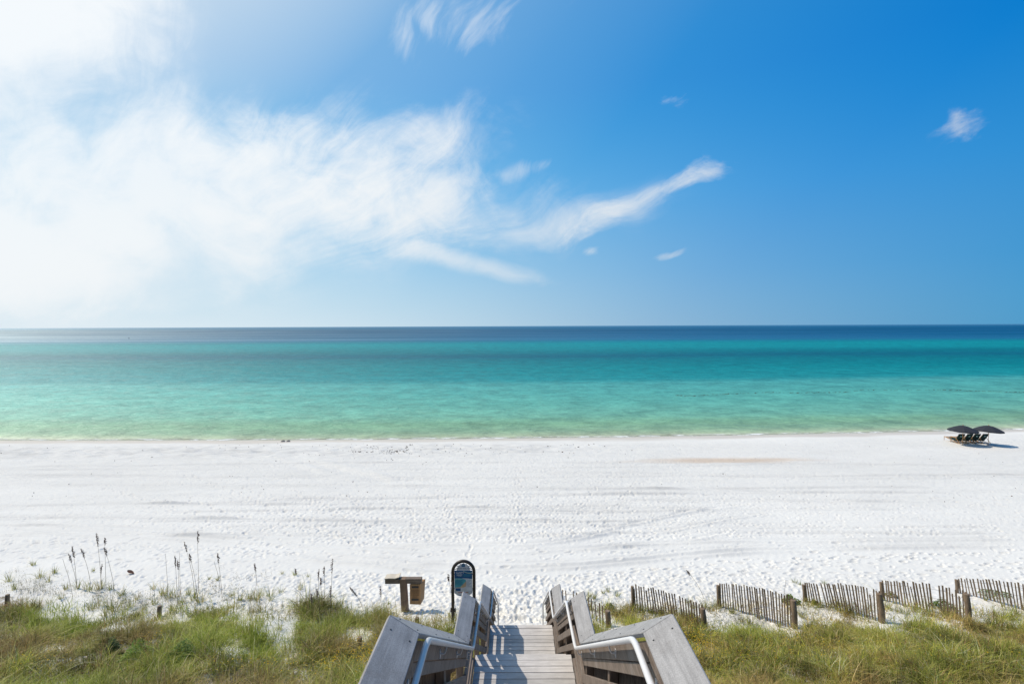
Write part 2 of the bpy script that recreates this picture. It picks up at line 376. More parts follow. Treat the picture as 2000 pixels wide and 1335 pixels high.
def build_sand():
    rows = [-30.0, -15, -6, -2]; y = 0.0
    while y < 9.0: rows.append(y); y += 0.25
    while y < 57.5:
        rows.append(y); y += min(0.17, max(0.032, 0.030 * (y / 17.0) ** 1.55))
    rows += [60.0, 66.0, 80.0, 120.0]
    rows = np.array(rows)
    s = np.concatenate([[-8.0, -4.0, -2.4, -1.6, -1.25], np.linspace(-1.06, 1.06, 1330), [1.25, 1.6, 2.4, 4.0, 8.0]])
    wid = 1.08 * np.maximum(rows, 6) + 1.5
    X = wid[:, None] * s[None, :]; Y = np.repeat(rows[:, None], len(s), 1)
    Z = ground(X, Y)
    near = (Y > 8) & (Y < 57)
    sh = shore_y(X)
    dry = sstep(sh - Y, 1.5, 4.5) * near
    # trodden sand: dense in the middle of the beach and at the foot of the stairs
    PX, PY = project(X, np.maximum(Y, 1), Z)
    churn = np.exp(-((PX - 930) / 480.0) ** 2) * sstep(Y, 16.0, 17.5)
    churn = churn + 0.7 * np.exp(-((X + 0.2) / (1.4 + np.maximum(Y - 16, 0) * 0.6)) ** 2) * sstep(Y, 14.5, 16)
    churn = churn + 0.35 * sstep(Y, 40, 44)
    churn = np.clip(churn + vnoise(X, Y, 5.0, 31) * 0.5, 0.06, 1.0)
    flatband = 1 - 0.75 * np.exp(-((PY - 1085) / 24.0) ** 2)
    churn = churn * flatband
    n = 0.5 * vnoise(X, Y, 0.42, 41) + 0.5 * vnoise(X, Y, 0.24, 42) + 0.22 * vnoise(X, Y, 0.11, 43)
    CH = dry * churn * n * 0.026
    Z = Z + CH
    Z = Z + dry * (vnoise(X, Y, 3.2, 44) * 0.05 + vnoise(X*0.35, Y, 0.7, 45) * 0.028 + 0.014 * vnoise(X, Y, 0.13, 46))
    # crust of the upper swash zone, rough with weed and shells
    crust = np.exp(-((sh - Y - 5.5) / 3.2) ** 2) * sstep(-X, -18, 6)
    Z = Z + crust * near * (vnoise(X*0.6, Y, 0.45, 47) * 0.14)
    # grooming and tyre lines: (points in the photograph, height, width)
    T = [([(0,1022),(180,1030),(330,1042),(480,1050),(640,1052)], .05, .10), ([(0,1037),(200,1045),(420,1056),(600,1066),(760,1078),(900,1082),(1040,1083),(1160,1074),(1300,1060)], .04, .10),
         ([(760,1061),(900,1064),(1040,1066),(1120,1056),(1200,1041),(1232,1033)], .07, .10), ([(700,1062),(860,1078),(1040,1081),(1200,1066),(1400,1058),(1700,1056),(2000,1054)], .05, .09),
         ([(560,1086),(740,1108),(900,1117),(1040,1115),(1160,1108),(1290,1093),(1420,1082),(1700,1070),(2000,1067)], .055, .10), ([(760,1102),(900,1099),(1000,1096)], .03, .08),
         ([(560,1072),(760,1094),(900,1103),(1050,1104),(1200,1094),(1400,1072),(1640,1068)], .04, .09), ([(880,1140),(980,1136),(1080,1131)], .02, .07),
         ([(1140,1040),(1240,1024),(1340,1002),(1440,988),(1500,978)], .045, .12), ([(1240,1050),(1330,1035),(1420,1016),(1500,1003)], .04, .12), ([(1300,1064),(1400,1046),(1480,1036)], .03, .12),
         ([(560,895),(640,912),(720,930),(780,948)], -.05, .35), ([(480,888),(560,905),(640,930)], -.03, .3), ([(800,960),(900,985),(960,1010)], -.02, .2)]
    rr = random.Random(5)
    for k in range(46):
        yv = 900 + 150 * ((k + rr.random()) / 46.0) ** 0.9; x0 = rr.uniform(-200, 1500); L = rr.uniform(300, 1100)
        sl = rr.uniform(-0.012, 0.012)
        T.append(([(x0 + L*i/4, yv + sl*L*i/4 - 0.0042*(L*i/4) + rr.uniform(-1.2, 1.2)) for i in range(5)], rr.uniform(.025, .065), rr.uniform(.06, .12)))
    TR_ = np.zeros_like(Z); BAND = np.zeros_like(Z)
    for it, (pts, A, wd) in enumerate(T):
        wp = np.array([on_ground(*p)[:2] for p in pts]); o = np.argsort(wp[:,0]); wp = wp[o]
        xs = np.linspace(wp[0,0], wp[-1,0], 60); ys = np.interp(xs, wp[:,0], wp[:,1])
        ker = np.ones(9)/9; ys = np.convolve(np.pad(ys, 4, mode='edge'), ker, 'valid')
        r0 = np.searchsorted(rows, ys.min()-0.6); r1 = np.searchsorted(rows, ys.max()+0.6)
        Xs = X[r0:r1]; Ys = Y[r0:r1]
        d = Ys - np.interp(Xs, xs, ys) - 0.05*vnoise(Xs, Ys*0+1, 1.3, 51)
        ends = sstep(Xs, wp[0,0], wp[0,0]+2.0) * (1 - sstep(Xs, wp[-1,0]-2.0, wp[-1,0]))
        wd = wd * max(0.8, float(ys.mean()) / 24.0) * (1.7 if it < 8 else 1.15)
        if it < 8: BAND[r0:r1] = np.maximum(BAND[r0:r1], np.exp(-(d/0.55)**2) * sstep(Xs, wp[0,0], wp[0,0]+2.0) * (1 - sstep(Xs, wp[-1,0]-2.0, wp[-1,0])))
        amp = 1.25 * A * ends * np.clip(0.85 + 1.0*vnoise(Xs, Ys, 2.2, 52), 0.2, 1.3) * dry[r0:r1]
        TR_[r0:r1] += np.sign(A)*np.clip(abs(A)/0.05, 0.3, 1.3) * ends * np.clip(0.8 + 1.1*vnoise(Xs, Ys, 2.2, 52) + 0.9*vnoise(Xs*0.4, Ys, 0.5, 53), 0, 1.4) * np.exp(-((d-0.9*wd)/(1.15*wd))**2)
        Z[r0:r1] += amp * (np.exp(-(d/wd)**2) - 0.8*np.exp(-((d-1.9*wd)/(0.9*wd))**2))
    Z = Z - 0.9 * BAND * CH
    # footprints
    fr = random.Random(3)
    def stamp(cx, cy, ang, a, b, dep):
        r0 = np.searchsorted(rows, cy - 0.45); r1 = np.searchsorted(rows, cy + 0.45)
        if r1 - r0 < 2: return
        w = wid[(r0 + r1)//2]; c0 = np.searchsorted(s, (cx - 0.5)/w); c1 = np.searchsorted(s, (cx + 0.5)/w)
        if c1 - c0 < 2: return
        if BAND[(r0+r1)//2, (c0+c1)//2] > 0.35 and fr.random() < 0.85: return
        dx = X[r0:r1, c0:c1] - cx; dy = Y[r0:r1, c0:c1] - cy
        ca, sa = math.cos(ang), math.sin(ang)
        q = ((dx*ca + dy*sa)/a)**2 + ((dy*ca - dx*sa)/b)**2
        Z[r0:r1, c0:c1] += dep * (-np.exp(-q**1.6) + 0.42*np.exp(-(np.sqrt(q)-1.45)**2/0.10))
    fr = random.Random(3)
    def trail(p, q, wob=0.3, dep=.035):
        a = on_ground(*p); b = on_ground(*q); L = (b-a).length; n = int(L/0.62); ang = math.atan2(b.y-a.y, b.x-a.x)
        off = 0
        for i in range(n):
            t = i/n; off += fr.uniform(-.06, .06); side = 0.12 if i % 2 else -0.12
            x = a.x + (b.x-a.x)*t - math.sin(ang)*(side+off*wob*3); y = a.y + (b.y-a.y)*t + math.cos(ang)*(side+off*wob*3)
            stamp(x, y, ang + fr.uniform(-.25, .25), fr.uniform(.13, .18), fr.uniform(.065, .085), dep*fr.uniform(.7, 1.3))
    trail((5,1094),(240,1068), .3, .05); trail((0,1075),(60,1048), .3, .05); trail((200,1062),(300,1046)); trail((0,1055),(60,1044)); trail((225,1100),(250,1088), .1)
    for k in range(22):
        xx = fr.gauss(860, 300); yy = fr.uniform(905, 1000); trail((fr.gauss(1010, 25), 1210), (xx, yy), .6, .04)
    for k in range(26):
        xx = fr.uniform(700, 2000); yy = fr.uniform(1075, 1125); trail((xx, yy + fr.uniform(0, 12)), (xx + fr.uniform(200, 420), yy - fr.uniform(0, 28)), .6, .045)
    for k in range(14):
        xx = fr.uniform(0, 700); yy = fr.uniform(990, 1100); trail((xx, yy), (xx + fr.uniform(150, 350), yy - fr.uniform(-10, 25)), .6, .04)
    for k in range(17000):
        px = fr.gauss(960, 430) if fr.random() < 0.72 else fr.uniform(-50, 2050); py = fr.uniform(870, 1215)
        if 1070 < py < 1112 and fr.random() < 0.72: continue
        u, v = px2ray(px, py); yv = 9.3 / (-v) if v < -0.3 else 9.9 / (-v)
        stamp(u*yv, yv, fr.uniform(0, 6.3), fr.uniform(.08, .16), fr.uniform(.045, .08), fr.uniform(.008, .030))
    cv = cover(X, np.maximum(Y, 0.5)) * (Y < 18)
    Z = np.where((Y >= 60), Z - 0, Z)
    Zb = np.where(Y < 18, 0.05 * vnoise(X, Y, 0.3, 61) * cv, 0); Z = Z + Zb
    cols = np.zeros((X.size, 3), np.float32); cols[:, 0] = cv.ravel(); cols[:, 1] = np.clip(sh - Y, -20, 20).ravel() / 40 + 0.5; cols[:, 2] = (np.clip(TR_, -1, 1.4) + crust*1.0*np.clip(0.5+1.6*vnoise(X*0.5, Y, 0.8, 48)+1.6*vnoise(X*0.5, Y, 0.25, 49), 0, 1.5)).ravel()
    nr, nc = X.shape; idx = np.arange(nr*nc).reshape(nr, nc)
    quads = np.stack([idx[:-1,:-1], idx[:-1,1:], idx[1:,1:], idx[1:,:-1]], -1).reshape(-1, 4)
    # ---- sand material
    m, g, o = mat_new('white_quartz_sand'); b = g.new('ShaderNodeBsdfPrincipled')
    pos = g.new('ShaderNodeNewGeometry').outputs['Position']; x, y, z = g.sep(pos)
    at = g.new('ShaderNodeAttribute', attribute_name='tint'); cr, cg, cb = g.sep(at.outputs['Vector'])
    d = g.m('MULTIPLY', g.m('SUBTRACT', cg, 0.5), 40.0)
    c = g.mix(g.noise(pos, 0.9, 6, 0.6), (0.718, 0.700, 0.658), (0.788, 0.772, 0.728))
    c = g.mix(g.m('MULTIPLY', g.step(g.noise(pos, 7.0, 5, 0.7), 0.66, 0.8), 0.18), c, (0.45, 0.42, 0.39))
    # ridge shade painted as darker colour along grooming lines; grey weedy crust of upper swash
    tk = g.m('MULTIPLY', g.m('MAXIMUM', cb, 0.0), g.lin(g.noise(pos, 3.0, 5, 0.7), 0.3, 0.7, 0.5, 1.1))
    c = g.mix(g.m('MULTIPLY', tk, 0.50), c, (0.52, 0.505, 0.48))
    tone = g.lin(g.noise(g.vmath('MULTIPLY', pos, (0.10, 0.30, 1)), 1.0, 6, 0.65), 0.3, 0.7, 1.0, 1.09)
    c = g.mix(1.0, c, g.xyz(tone, tone, g.m('MULTIPLY', tone, 0.995)), 'MULTIPLY')
    # damp strip along the waterline
    dn = g.m('ADD', d, g.m('MULTIPLY', g.m('SUBTRACT', g.noise(g.vmath('MULTIPLY', pos, (0.25, 1, 1)), 0.5, 4, 0.6), 0.5), 3.0))
    damp = g.step(dn, 2.2, 0.8)
    c = g.mix(g.m('MULTIPLY', damp, 0.8), c, (0.62, 0.55, 0.46))
    # stain of tannin-brown water that drained across the beach
    q = g.vmath('MULTIPLY', g.vmath('SUBTRACT', pos, (16.2, 40.2, 0)), (1/9.5, 1/1.5, 0))
    r = g.m('ADD', g.vmath('LENGTH', q), g.m('MULTIPLY', g.m('SUBTRACT', g.noise(g.vmath('MULTIPLY', pos, (0.3, 1.3, 1)), 1.0, 5, 0.65), 0.5), 1.0))
    c = g.mix(g.m('MULTIPLY', g.step(r, 1.0, 0.2), 0.62), c, (0.60, 0.43, 0.29))
    # dead litter and roots between the dune plants
    lit = g.m('MULTIPLY', cr, g.step(g.noise(pos, 6.0, 5, 0.7), 0.34, 0.62))
    c = g.mix(g.m('MULTIPLY', lit, 0.85), c, g.mix(g.noise(pos, 24, 4, 0.7), (0.10, 0.075, 0.045), (0.30, 0.235, 0.15)))
    g.put(b.inputs['Base Color'], c); g.put(b.inputs['Roughness'], g.m('SUBTRACT', 0.92, g.m('MULTIPLY', damp, 0.4)))
    b.inputs['Specular IOR Level'].default_value = 0.25
    bp = g.new('ShaderNodeBump'); bp.inputs['Strength'].default_value = 0.5; bp.inputs['Distance'].default_value = 0.02
    fh = g.m('ADD', g.m('MULTIPLY', g.noise(pos, 16.0, 5, 0.7), 0.9), g.m('MULTIPLY', g.noise(g.vmath('MULTIPLY', pos, (1.5, 1.9, 1.5)), 1.0, 6, 0.85), g.m('MULTIPLY', g.lin(y, 20.0, 36.0, 0.0, 13.0), g.lin(d, 1.5, 5.0, 0.0, 1.0))))
    g.put(bp.inputs['Height'], fh); g.l.new(bp.outputs[0], b.inputs['Normal'])
    spk = g.m('MULTIPLY', g.step(g.noise(g.vmath('MULTIPLY', pos, (2.2, 3.0, 1)), 1.0, 6, 0.9), 0.57, 0.68), g.m('MULTIPLY', g.lin(y, 20.0, 34.0, 0.15, 1.0), g.lin(d, 1.5, 4.0, 0.0, 1.0)))
    c = g.mix(g.m('MULTIPLY', spk, 0.42), c, (0.42, 0.40, 0.38)); g.put(b.inputs['Base Color'], c)
    g.l.new(b.outputs[0], o.inputs[0])
    V = np.stack([X.ravel(), Y.ravel(), Z.ravel()], 1)
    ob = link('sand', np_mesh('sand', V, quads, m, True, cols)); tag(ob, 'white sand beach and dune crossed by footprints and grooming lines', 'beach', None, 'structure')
build_sand()

# ------------------------------------------------------------------ sea
def build_sea():
    xs = np.concatenate([-np.geomspace(90000, 70, 26), np.linspace(-66, 66, 45), np.geomspace(70, 90000, 26)])
    ys = np.concatenate([np.linspace(44, 70, 14), np.geomspace(75, 90000, 40)])
    X, Y = np.meshgrid(xs, ys); V = np.stack([X.ravel(), Y.ravel(), np.zeros(X.size)], 1)
    nr, nc = X.shape; idx = np.arange(nr*nc).reshape(nr, nc)
    quads = np.stack([idx[:-1,:-1], idx[:-1,1:], idx[1:,1:], idx[1:,:-1]], -1).reshape(-1, 4)
    m, g, o = mat_new('clear_gulf_water')
    pos = g.new('ShaderNodeNewGeometry').outputs['Position']; x, y, z = g.sep(pos)
    # depth of the sea bed grows with distance from the shore; bars and troughs run along the beach
    xc = g.m('MINIMUM', g.m('MAXIMUM', x, -90.0), 90.0)
    shy = g.m('ADD', 51.0, g.m('ADD', g.m('MULTIPLY', xc, 0.03), g.m('MULTIPLY', g.m('MULTIPLY', xc, xc), 0.0006)))
    d = g.m('SUBTRACT', y, shy)
    dpos = g.m('MAXIMUM', d, 0.0)
    lg = g.m('LOGARITHM', g.m('ADD', dpos, 51.0), 10.0)               # 1.7 at the shore .. 4.5 far out
    wob = g.noise(g.xyz(g.m('MULTIPLY', x, 0.012), g.m('MULTIPLY', lg, 9.0)), 1.0, 5, 0.6)
    wob2 = g.noise(g.xyz(g.m('MULTIPLY', x, 0.0016), g.m('MULTIPLY', lg, 14.0), 3.0), 1.0, 4, 0.6)
    t = g.m('ADD', lg, g.m('ADD', g.m('MULTIPLY', g.m('SUBTRACT', wob, 0.5), 0.03), g.m('MULTIPLY', g.m('SUBTRACT', wob2, 0.5), 0.03)))
    def at(yp): return (math.log10(11200.0 / (yp - 636.5)) - 1.7) / 2.8
    f = g.m('DIVIDE', g.m('SUBTRACT', t, 1.7), 2.8)
    c = g.ramp(f, [(at(857), (0.62, 0.58, 0.46)), (at(853), (0.52, 0.55, 0.36)), (at(847), (0.33, 0.44, 0.26)), (at(840), (0.24, 0.395, 0.235)), (at(828), (0.20, 0.39, 0.22)), (at(812), (0.16, 0.41, 0.285)), (at(790), (0.12, 0.405, 0.31)), (at(768), (0.095, 0.39, 0.32)),
                   (at(750), (0.07, 0.35, 0.31)), (at(741), (0.012, 0.255, 0.25)), (at(720), (0.002, 0.215, 0.215)), (at(702), (0.002, 0.160, 0.175)), (at(696), (0.003, 0.118, 0.155)), (at(688), (0.002, 0.165, 0.18)),
                   (at(680), (0.004, 0.24, 0.25)), (at(672), (0.004, 0.25, 0.26)), (at(668), (0.005, 0.20, 0.24)), (at(664), (0.012, 0.125, 0.215)), (at(657), (0.003, 0.080, 0.155)), (at(645), (0.001, 0.055, 0.115)), (0.63, (0.008, 0.090, 0.165)), (0.78, (0.05, 0.16, 0.26)), (0.98, (0.08, 0.2, 0.3))])  # last stops pale again: horizon haze put into the water colour
    # foam and clear film at the very edge
    fn = g.noise(g.xyz(g.m('MULTIPLY', x, 0.5), g.m('MULTIPLY', d, 1.5)), 1.0, 6, 0.65)
    edge = g.m('ADD', d, g.m('MULTIPLY', g.m('SUBTRACT', g.noise(g.xyz(g.m('MULTIPLY', x, 0.16), 0.0), 1.0, 4, 0.6), 0.5), 1.6))
    foam = g.m('MULTIPLY', g.step(g.m('ABSOLUTE', g.m('SUBTRACT', edge, 0.5)), 0.55, 0.15), g.step(fn, 0.45, 0.58))
    # ripples: wave height from several trains, stretched along the shore
    h1 = g.noise(g.vmath('MULTIPLY', pos, (0.40, 0.62, 1)), 1.0, 6, 0.66, 0.4)
    h2 = g.noise(g.vmath('MULTIPLY', pos, (0.05, 0.10, 1)), 1.0, 4, 0.6, 0.3)
    h3 = g.noise(g.vmath('MULTIPLY', pos, (2.2, 4.4, 1)), 1.0, 3, 0.6, 0.2)
    hh = g.m('ADD', g.m('MULTIPLY', h1, 0.34), g.m('ADD', g.m('MULTIPLY', h2, 0.8), g.m('MULTIPLY', h3, 0.055)))
    bp = g.new('ShaderNodeBump'); bp.inputs['Strength'].default_value = 0.8; bp.inputs['Distance'].default_value = 1.0; g.put(bp.inputs['Height'], hh)
    # lit and shaded wave facets, painted as mottling into the water colour
    mt = g.noise(g.vmath('MULTIPLY', pos, (0.17, 0.20, 1)), 1.0, 6, 0.92, 0.2)
    mt2 = g.noise(g.vmath('MULTIPLY', pos, (0.004, 0.022, 1)), 1.0, 8, 0.72, 0.3)
    k = g.m('MULTIPLY', g.lin(mt, 0.36, 0.64, 0.68, 1.32), g.lin(mt2, 0.32, 0.68, 0.90, 1.10))
    c = g.mix(1.0, c, g.xyz(k, k, k), 'MULTIPLY')
    c = g.mix(foam, c, (0.85, 0.87, 0.85))
    dif = g.new('ShaderNodeBsdfDiffuse'); g.put(dif.inputs[0], c)
    g.l.new(bp.outputs[0], dif.inputs['Normal'])
    gl = g.new('ShaderNodeBsdfGlossy', distribution='BECKMANN'); gl.inputs['Roughness'].default_value = 0.61; gl.inputs['Color'].default_value = (0.82, 0.95, 1.0, 1); g.l.new(bp.outputs[0], gl.inputs['Normal'])
    fr = g.new('ShaderNodeFresnel'); fr.inputs['IOR'].default_value = 1.33; g.l.new(bp.outputs[0], fr.inputs['Normal'])
    fac = g.m('MULTIPLY', g.m('MINIMUM', g.m('MULTIPLY', fr.outputs[0], 0.55), 0.16), g.m('SUBTRACT', 1.0, foam))
    # far out the wave faces merge into long bands that mirror more of the low sky
    far = g.step(y, 330.0, 480.0)
    stk = g.noise(g.xyz(g.m('MULTIPLY', x, 0.0022), g.m('MULTIPLY', lg, 26.0), 5.0), 1.0, 5, 0.65)
    fac = g.m('ADD', fac, g.m('MULTIPLY', far, g.lin(stk, 0.34, 0.66, 0.03, 0.20)))
    ms = g.new('ShaderNodeMixShader'); g.put(ms.inputs[0], fac); g.l.new(dif.outputs[0], ms.inputs[1]); g.l.new(gl.outputs[0], ms.inputs[2])
    tr = g.new('ShaderNodeBsdfTransparent'); tr.inputs[0].default_value = (0.93, 0.97, 0.94, 1)
    ms2 = g.new('ShaderNodeMixShader'); op = g.m('MAXIMUM', g.step(edge, 0.0, 1.0, 0.0, 1.0), foam)
    g.put(ms2.inputs[0], op); g.l.new(tr.outputs[0], ms2.inputs[1]); g.l.new(ms.outputs[0], ms2.inputs[2])
    g.l.new(ms2.outputs[0], o.inputs[0])
    ob = link('sea', np_mesh('sea', V, quads, m)); tag(ob, 'turquoise sea shading from pale green shallows to deep blue at the horizon', 'sea', None, 'structure')
build_sea()

# ------------------------------------------------------------------ beach stairway
def zc(h): return CAM_Z - h
def gz(x, y): return float(ground(x, y))
XC = 0.085                                            # middle of the stairs
CAPP = [(0.3, 1.975), (3.3, 1.975), (6.67, 4.13), (7.76, 4.13), (11.0, 6.25), (12.2, 6.25), (15.55, 8.42)]
DECKS = [(0.0, 3.60, 3.02), (6.97, 8.07, 5.17), (11.3, 12.5, 7.29)]
def cap_h(y):
    return float(np.interp(y, [p[0] for p in CAPP], [p[1] for p in CAPP]))
def build_stairs():
    root = empty('beach_stairway', (XC, 8.0, zc(7.0)), 'weathered grey timber stairway with two landings and white handrails going down to the beach', 'stairs')
    def put(mb, name, mat, parent=root, bevel=0.0, label=None):
        o = mb.build(name, mat, None, bevel); o.parent = parent
        o.matrix_parent_inverse = Matrix.Translation(-Vector(root.location)) if parent is root else parent.matrix_parent_inverse
        if label: o['label'] = label
        return o
    rnd = random.Random(2)
    # decks of cross boards
    def board(mb, y0, y1, z, x0=-0.752, x1=0.752, t=0.038, sag=0.004):
        e0 = rnd.uniform(-.004, .004); zz = z + rnd.uniform(-sag, sag) * 0.5; tw = rnd.uniform(-.002, .002)
        mb.hexa([Vector((XC+x0, y0, zz-t)), Vector((XC+x0, y1, zz-t)), Vector((XC+x0, y1, zz)), Vector((XC+x0, y0, zz+tw))],
                [Vector((XC+x1+e0, y0+e0*.5, zz-t)), Vector((XC+x1+e0, y1, zz-t)), Vector((XC+x1+e0, y1, zz+tw)), Vector((XC+x1+e0, y0, zz))])
    for (y0, y1, h) in DECKS:
        mb = MB(); y = y1
        while y - 0.14 > y0 - 0.01:
            board(mb, y - 0.130, y, zc(h)); y -= 0.1405
        put(mb, 'deck', M_DECK, bevel=0.004)
        mb = MB()
        mb.box(XC-0.752, XC+0.752, y1-0.06, y1-0.022, zc(h)-0.22, zc(h)-0.040)
        put(mb, 'fascia_board', M_RAIL)
        for sx in (-0.70, 0.0, 0.66):
            mb = MB(); mb.box(XC+sx, XC+sx+0.04, y0+0.02, y1-0.07, zc(h)-0.20, zc(h)-0.045)
            put(mb, 'joist', M_RAIL)
    # flights
    flights = [(3.60, 3.02, 6.97, 5.17), (8.07, 5.17, 11.3, 7.29), (12.5, 7.29, 15.8, 9.38)]
    for (y0, h0, y1, h1) in flights:
        n = 12; run = (y1 - y0) / n; rise = (h1 - h0) / n
        for i in range(1, n):
            mb = MB(); z = zc(h0 + rise * i); ya = y0 + run * (i - 1) + 0.012
            board(mb, ya, ya + run*0.49, z, -0.70, 0.70); board(mb, ya + run*0.51, ya + run + 0.012, z, -0.70, 0.70)
            put(mb, 'tread', M_DECK, bevel=0.004)
        for sx in (-0.705, 0.705):
            mb = MB(); s0, s1 = XC + sx - 0.018, XC + sx + 0.018
            mb.hexa([Vector((s0, y0, zc(h0)-0.30)), Vector((s0, y1, zc(h1)-0.30)), Vector((s0, y1, zc(h1)-0.045)), Vector((s0, y0, zc(h0)-0.045))],
                    [Vector((s1, y0, zc(h0)-0.30)), Vector((s1, y1, zc(h1)-0.30)), Vector((s1, y1, zc(h1)-0.045)), Vector((s1, y0, zc(h0)-0.045))])
            put(mb, 'stringer', M_RAIL)
    for sgn in (-1, 1):
        side = 'left' if sgn < 0 else 'right'
        def X(a): return XC + sgn * a
        # posts
        for y in (1.2, 3.35, 5.0, 6.66, 7.80, 9.4, 11.02, 12.22, 13.9, 15.45):
            mb = MB(); top = zc(cap_h(y)) - 0.03; x0, x1 = sorted((X(0.798), X(0.886)))
            g0 = min(gz(X(0.84), y), top - 1.0) - 0.4
            mb.box(x0, x1, y-0.044, y+0.044, g0, top)
            put(mb, 'post', M_POST, bevel=0.006)
        # boards that follow the line of the stairs on the inner faces of the posts
        for (d0, d1, xa, xb) in ((0.045, 0.185, 0.757, 0.795), (0.192, 0.292, 0.772, 0.796), (0.405, 0.525, 0.757, 0.795), (0.655, 0.765, 0.757, 0.795), (0.895, 1.035, 0.757, 0.795)):
            mb = MB()
            for (ya, ha), (yb, hb) in zip(CAPP[:-1], CAPP[1:]):
                L = yb - ya; n = max(1, int(L / 1.7)) if hb != ha else 1
                for k in range(n):
                    a = ya + L*k/n + 0.003; b = ya + L*(k+1)/n - 0.003; wv = rnd.uniform(-.010, .010)
                    w1 = rnd.uniform(-.008, .008)
                    za, zb = zc(cap_h(a)), zc(cap_h(b))
                    q = [Vector((X(xa), a, za-d1+wv)), Vector((X(xa), b, zb-d1+w1)), Vector((X(xa), b, zb-d0+w1)), Vector((X(xa), a, za-d0+wv))]
                    dx = Vector((sgn*(xb-xa), 0, 0)); mb.hexa(q, [p + dx for p in q])
            put(mb, 'rail_board', M_RAIL, bevel=0.004)
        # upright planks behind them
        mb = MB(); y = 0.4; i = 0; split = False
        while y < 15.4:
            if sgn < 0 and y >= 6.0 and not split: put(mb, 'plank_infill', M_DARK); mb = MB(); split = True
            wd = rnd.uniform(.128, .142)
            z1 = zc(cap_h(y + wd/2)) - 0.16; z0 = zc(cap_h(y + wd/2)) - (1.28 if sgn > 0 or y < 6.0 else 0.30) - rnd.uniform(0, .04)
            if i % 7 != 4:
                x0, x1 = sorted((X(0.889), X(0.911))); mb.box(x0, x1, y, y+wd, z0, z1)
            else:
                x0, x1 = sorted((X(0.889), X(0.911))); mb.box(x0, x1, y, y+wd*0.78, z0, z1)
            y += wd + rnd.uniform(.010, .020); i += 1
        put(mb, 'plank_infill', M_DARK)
        # cap boards: tilted inwards, one per straight run
        A_IN, A_OUT, RISE, T = 0.718, 0.912, 0.122, 0.038
        nrm = Vector((-sgn*RISE, 0, A_OUT - A_IN)).normalized()
        for i, ((ya, ha), (yb, hb)) in enumerate(zip(CAPP[:-1], CAPP[1:])):
            a, b = ya + 0.004, yb - 0.004
            mb = MB()
            def ring(y, h): 
                p = Vector((X(A_IN), y, zc(h))); q = Vector((X(A_OUT), y, zc(h) + RISE))
                return [p, q, q - nrm*T, p - nrm*T]
            sub = 3; dh = (hb - ha) / (yb - ya)
            for k in range(1): mb.hexa(ring(a, ha + dh*0.004), ring(b, hb - dh*0.004))
            # bolt heads
            nb = max(2, int((b-a)/0.6))
            cap = put(mb, 'cap_board', M_CAP, bevel=0.005)
            if i < 4:
                for k in range(nb):
                    yy = a + 0.12 + (b-a-0.24)*k/(nb-1)
                    for f in (0.2, 0.8):
                        p = Vector((X(A_IN + (A_OUT-A_IN)*f), yy, zc(ha + dh*(yy-ya)) + RISE*f))
                        scr = MB().tube([p - nrm*0.004, p + nrm*0.0025], 0.006, 8).build('screw_head', M_BLACK)
                        scr.parent = cap
        # handrail
        HR = [(0.3, 2.09), (3.416, 2.09), (6.9, 4.34), (8.21, 4.41), (11.2, 6.38), (12.55, 6.47), (15.75, 8.52), (15.85, 9.45)]
        pts = rounded([(X(0.69), y, zc(h)) for y, h in HR], 0.11, 5)
        hr = MB().tube(pts, 0.0215, 12)
        hro = put(hr, 'handrail', M_PIPE if sgn > 0 else M_STEEL, label='white painted pipe handrail' if sgn > 0 else 'bare grey pipe handrail')
        for y in (1.5, 3.1, 4.4, 5.6, 6.75, 8.05, 9.4, 10.9, 11.7, 12.4, 14.0, 15.3):
            h = float(np.interp(y, [p[0] for p in HR], [p[1] for p in HR]))
            mb = MB().tube(rounded([(X(0.757), y, zc(h)-0.085), (X(0.715), y, zc(h)-0.085), (X(0.692), y, zc(h)-0.015)], 0.025, 4), 0.0075, 6)
            mb.box(*sorted((X(0.757), X(0.750))), y-0.02, y+0.02, zc(h)-0.115, zc(h)-0.055)
            o = mb.build('bracket', M_STEEL, None); o.parent = hro; o.matrix_parent_inverse = hro.matrix_parent_inverse.copy() if False else Matrix.Identity(4)
    return root
build_stairs()

# ------------------------------------------------------------------ information sign
def text_mesh(body, size, align='LEFT', ext=0.0015, spacing=1.0):
    cu = bpy.data.curves.new('t', 'FONT'); cu.body = body; cu.size = size; cu.extrude = ext; cu.align_x = align; cu.space_line = 0.95; cu.offset = size*0.012; cu.space_character = spacing
    ob = bpy.data.objects.new('t', cu); COL.objects.link(ob); dg = bpy.context.evaluated_depsgraph_get()
    me = bpy.data.meshes.new_from_object(ob.evaluated_get(dg)); bpy.data.objects.remove(ob); bpy.data.curves.remove(cu); return me
def lettering(name, body, size, mat, parent, loc, align='LEFT', spacing=1.0):
    me = text_mesh(body, size, align, 0.0015, spacing); me.materials.clear(); me.materials.append(mat)
    o = link(name, me, parent); o.location = loc; o.rotation_euler = (R(90), 0, 0); return o
def flat(name, pts, y, mat, parent, t=0.003):
    """flat printed field on an upright panel facing -Y: pts are (x, z)"""
    mb = MB(); mb.prism([(p[0], y, p[1]) for p in pts], (0, t, 0)); return mb.build(name, mat, parent)
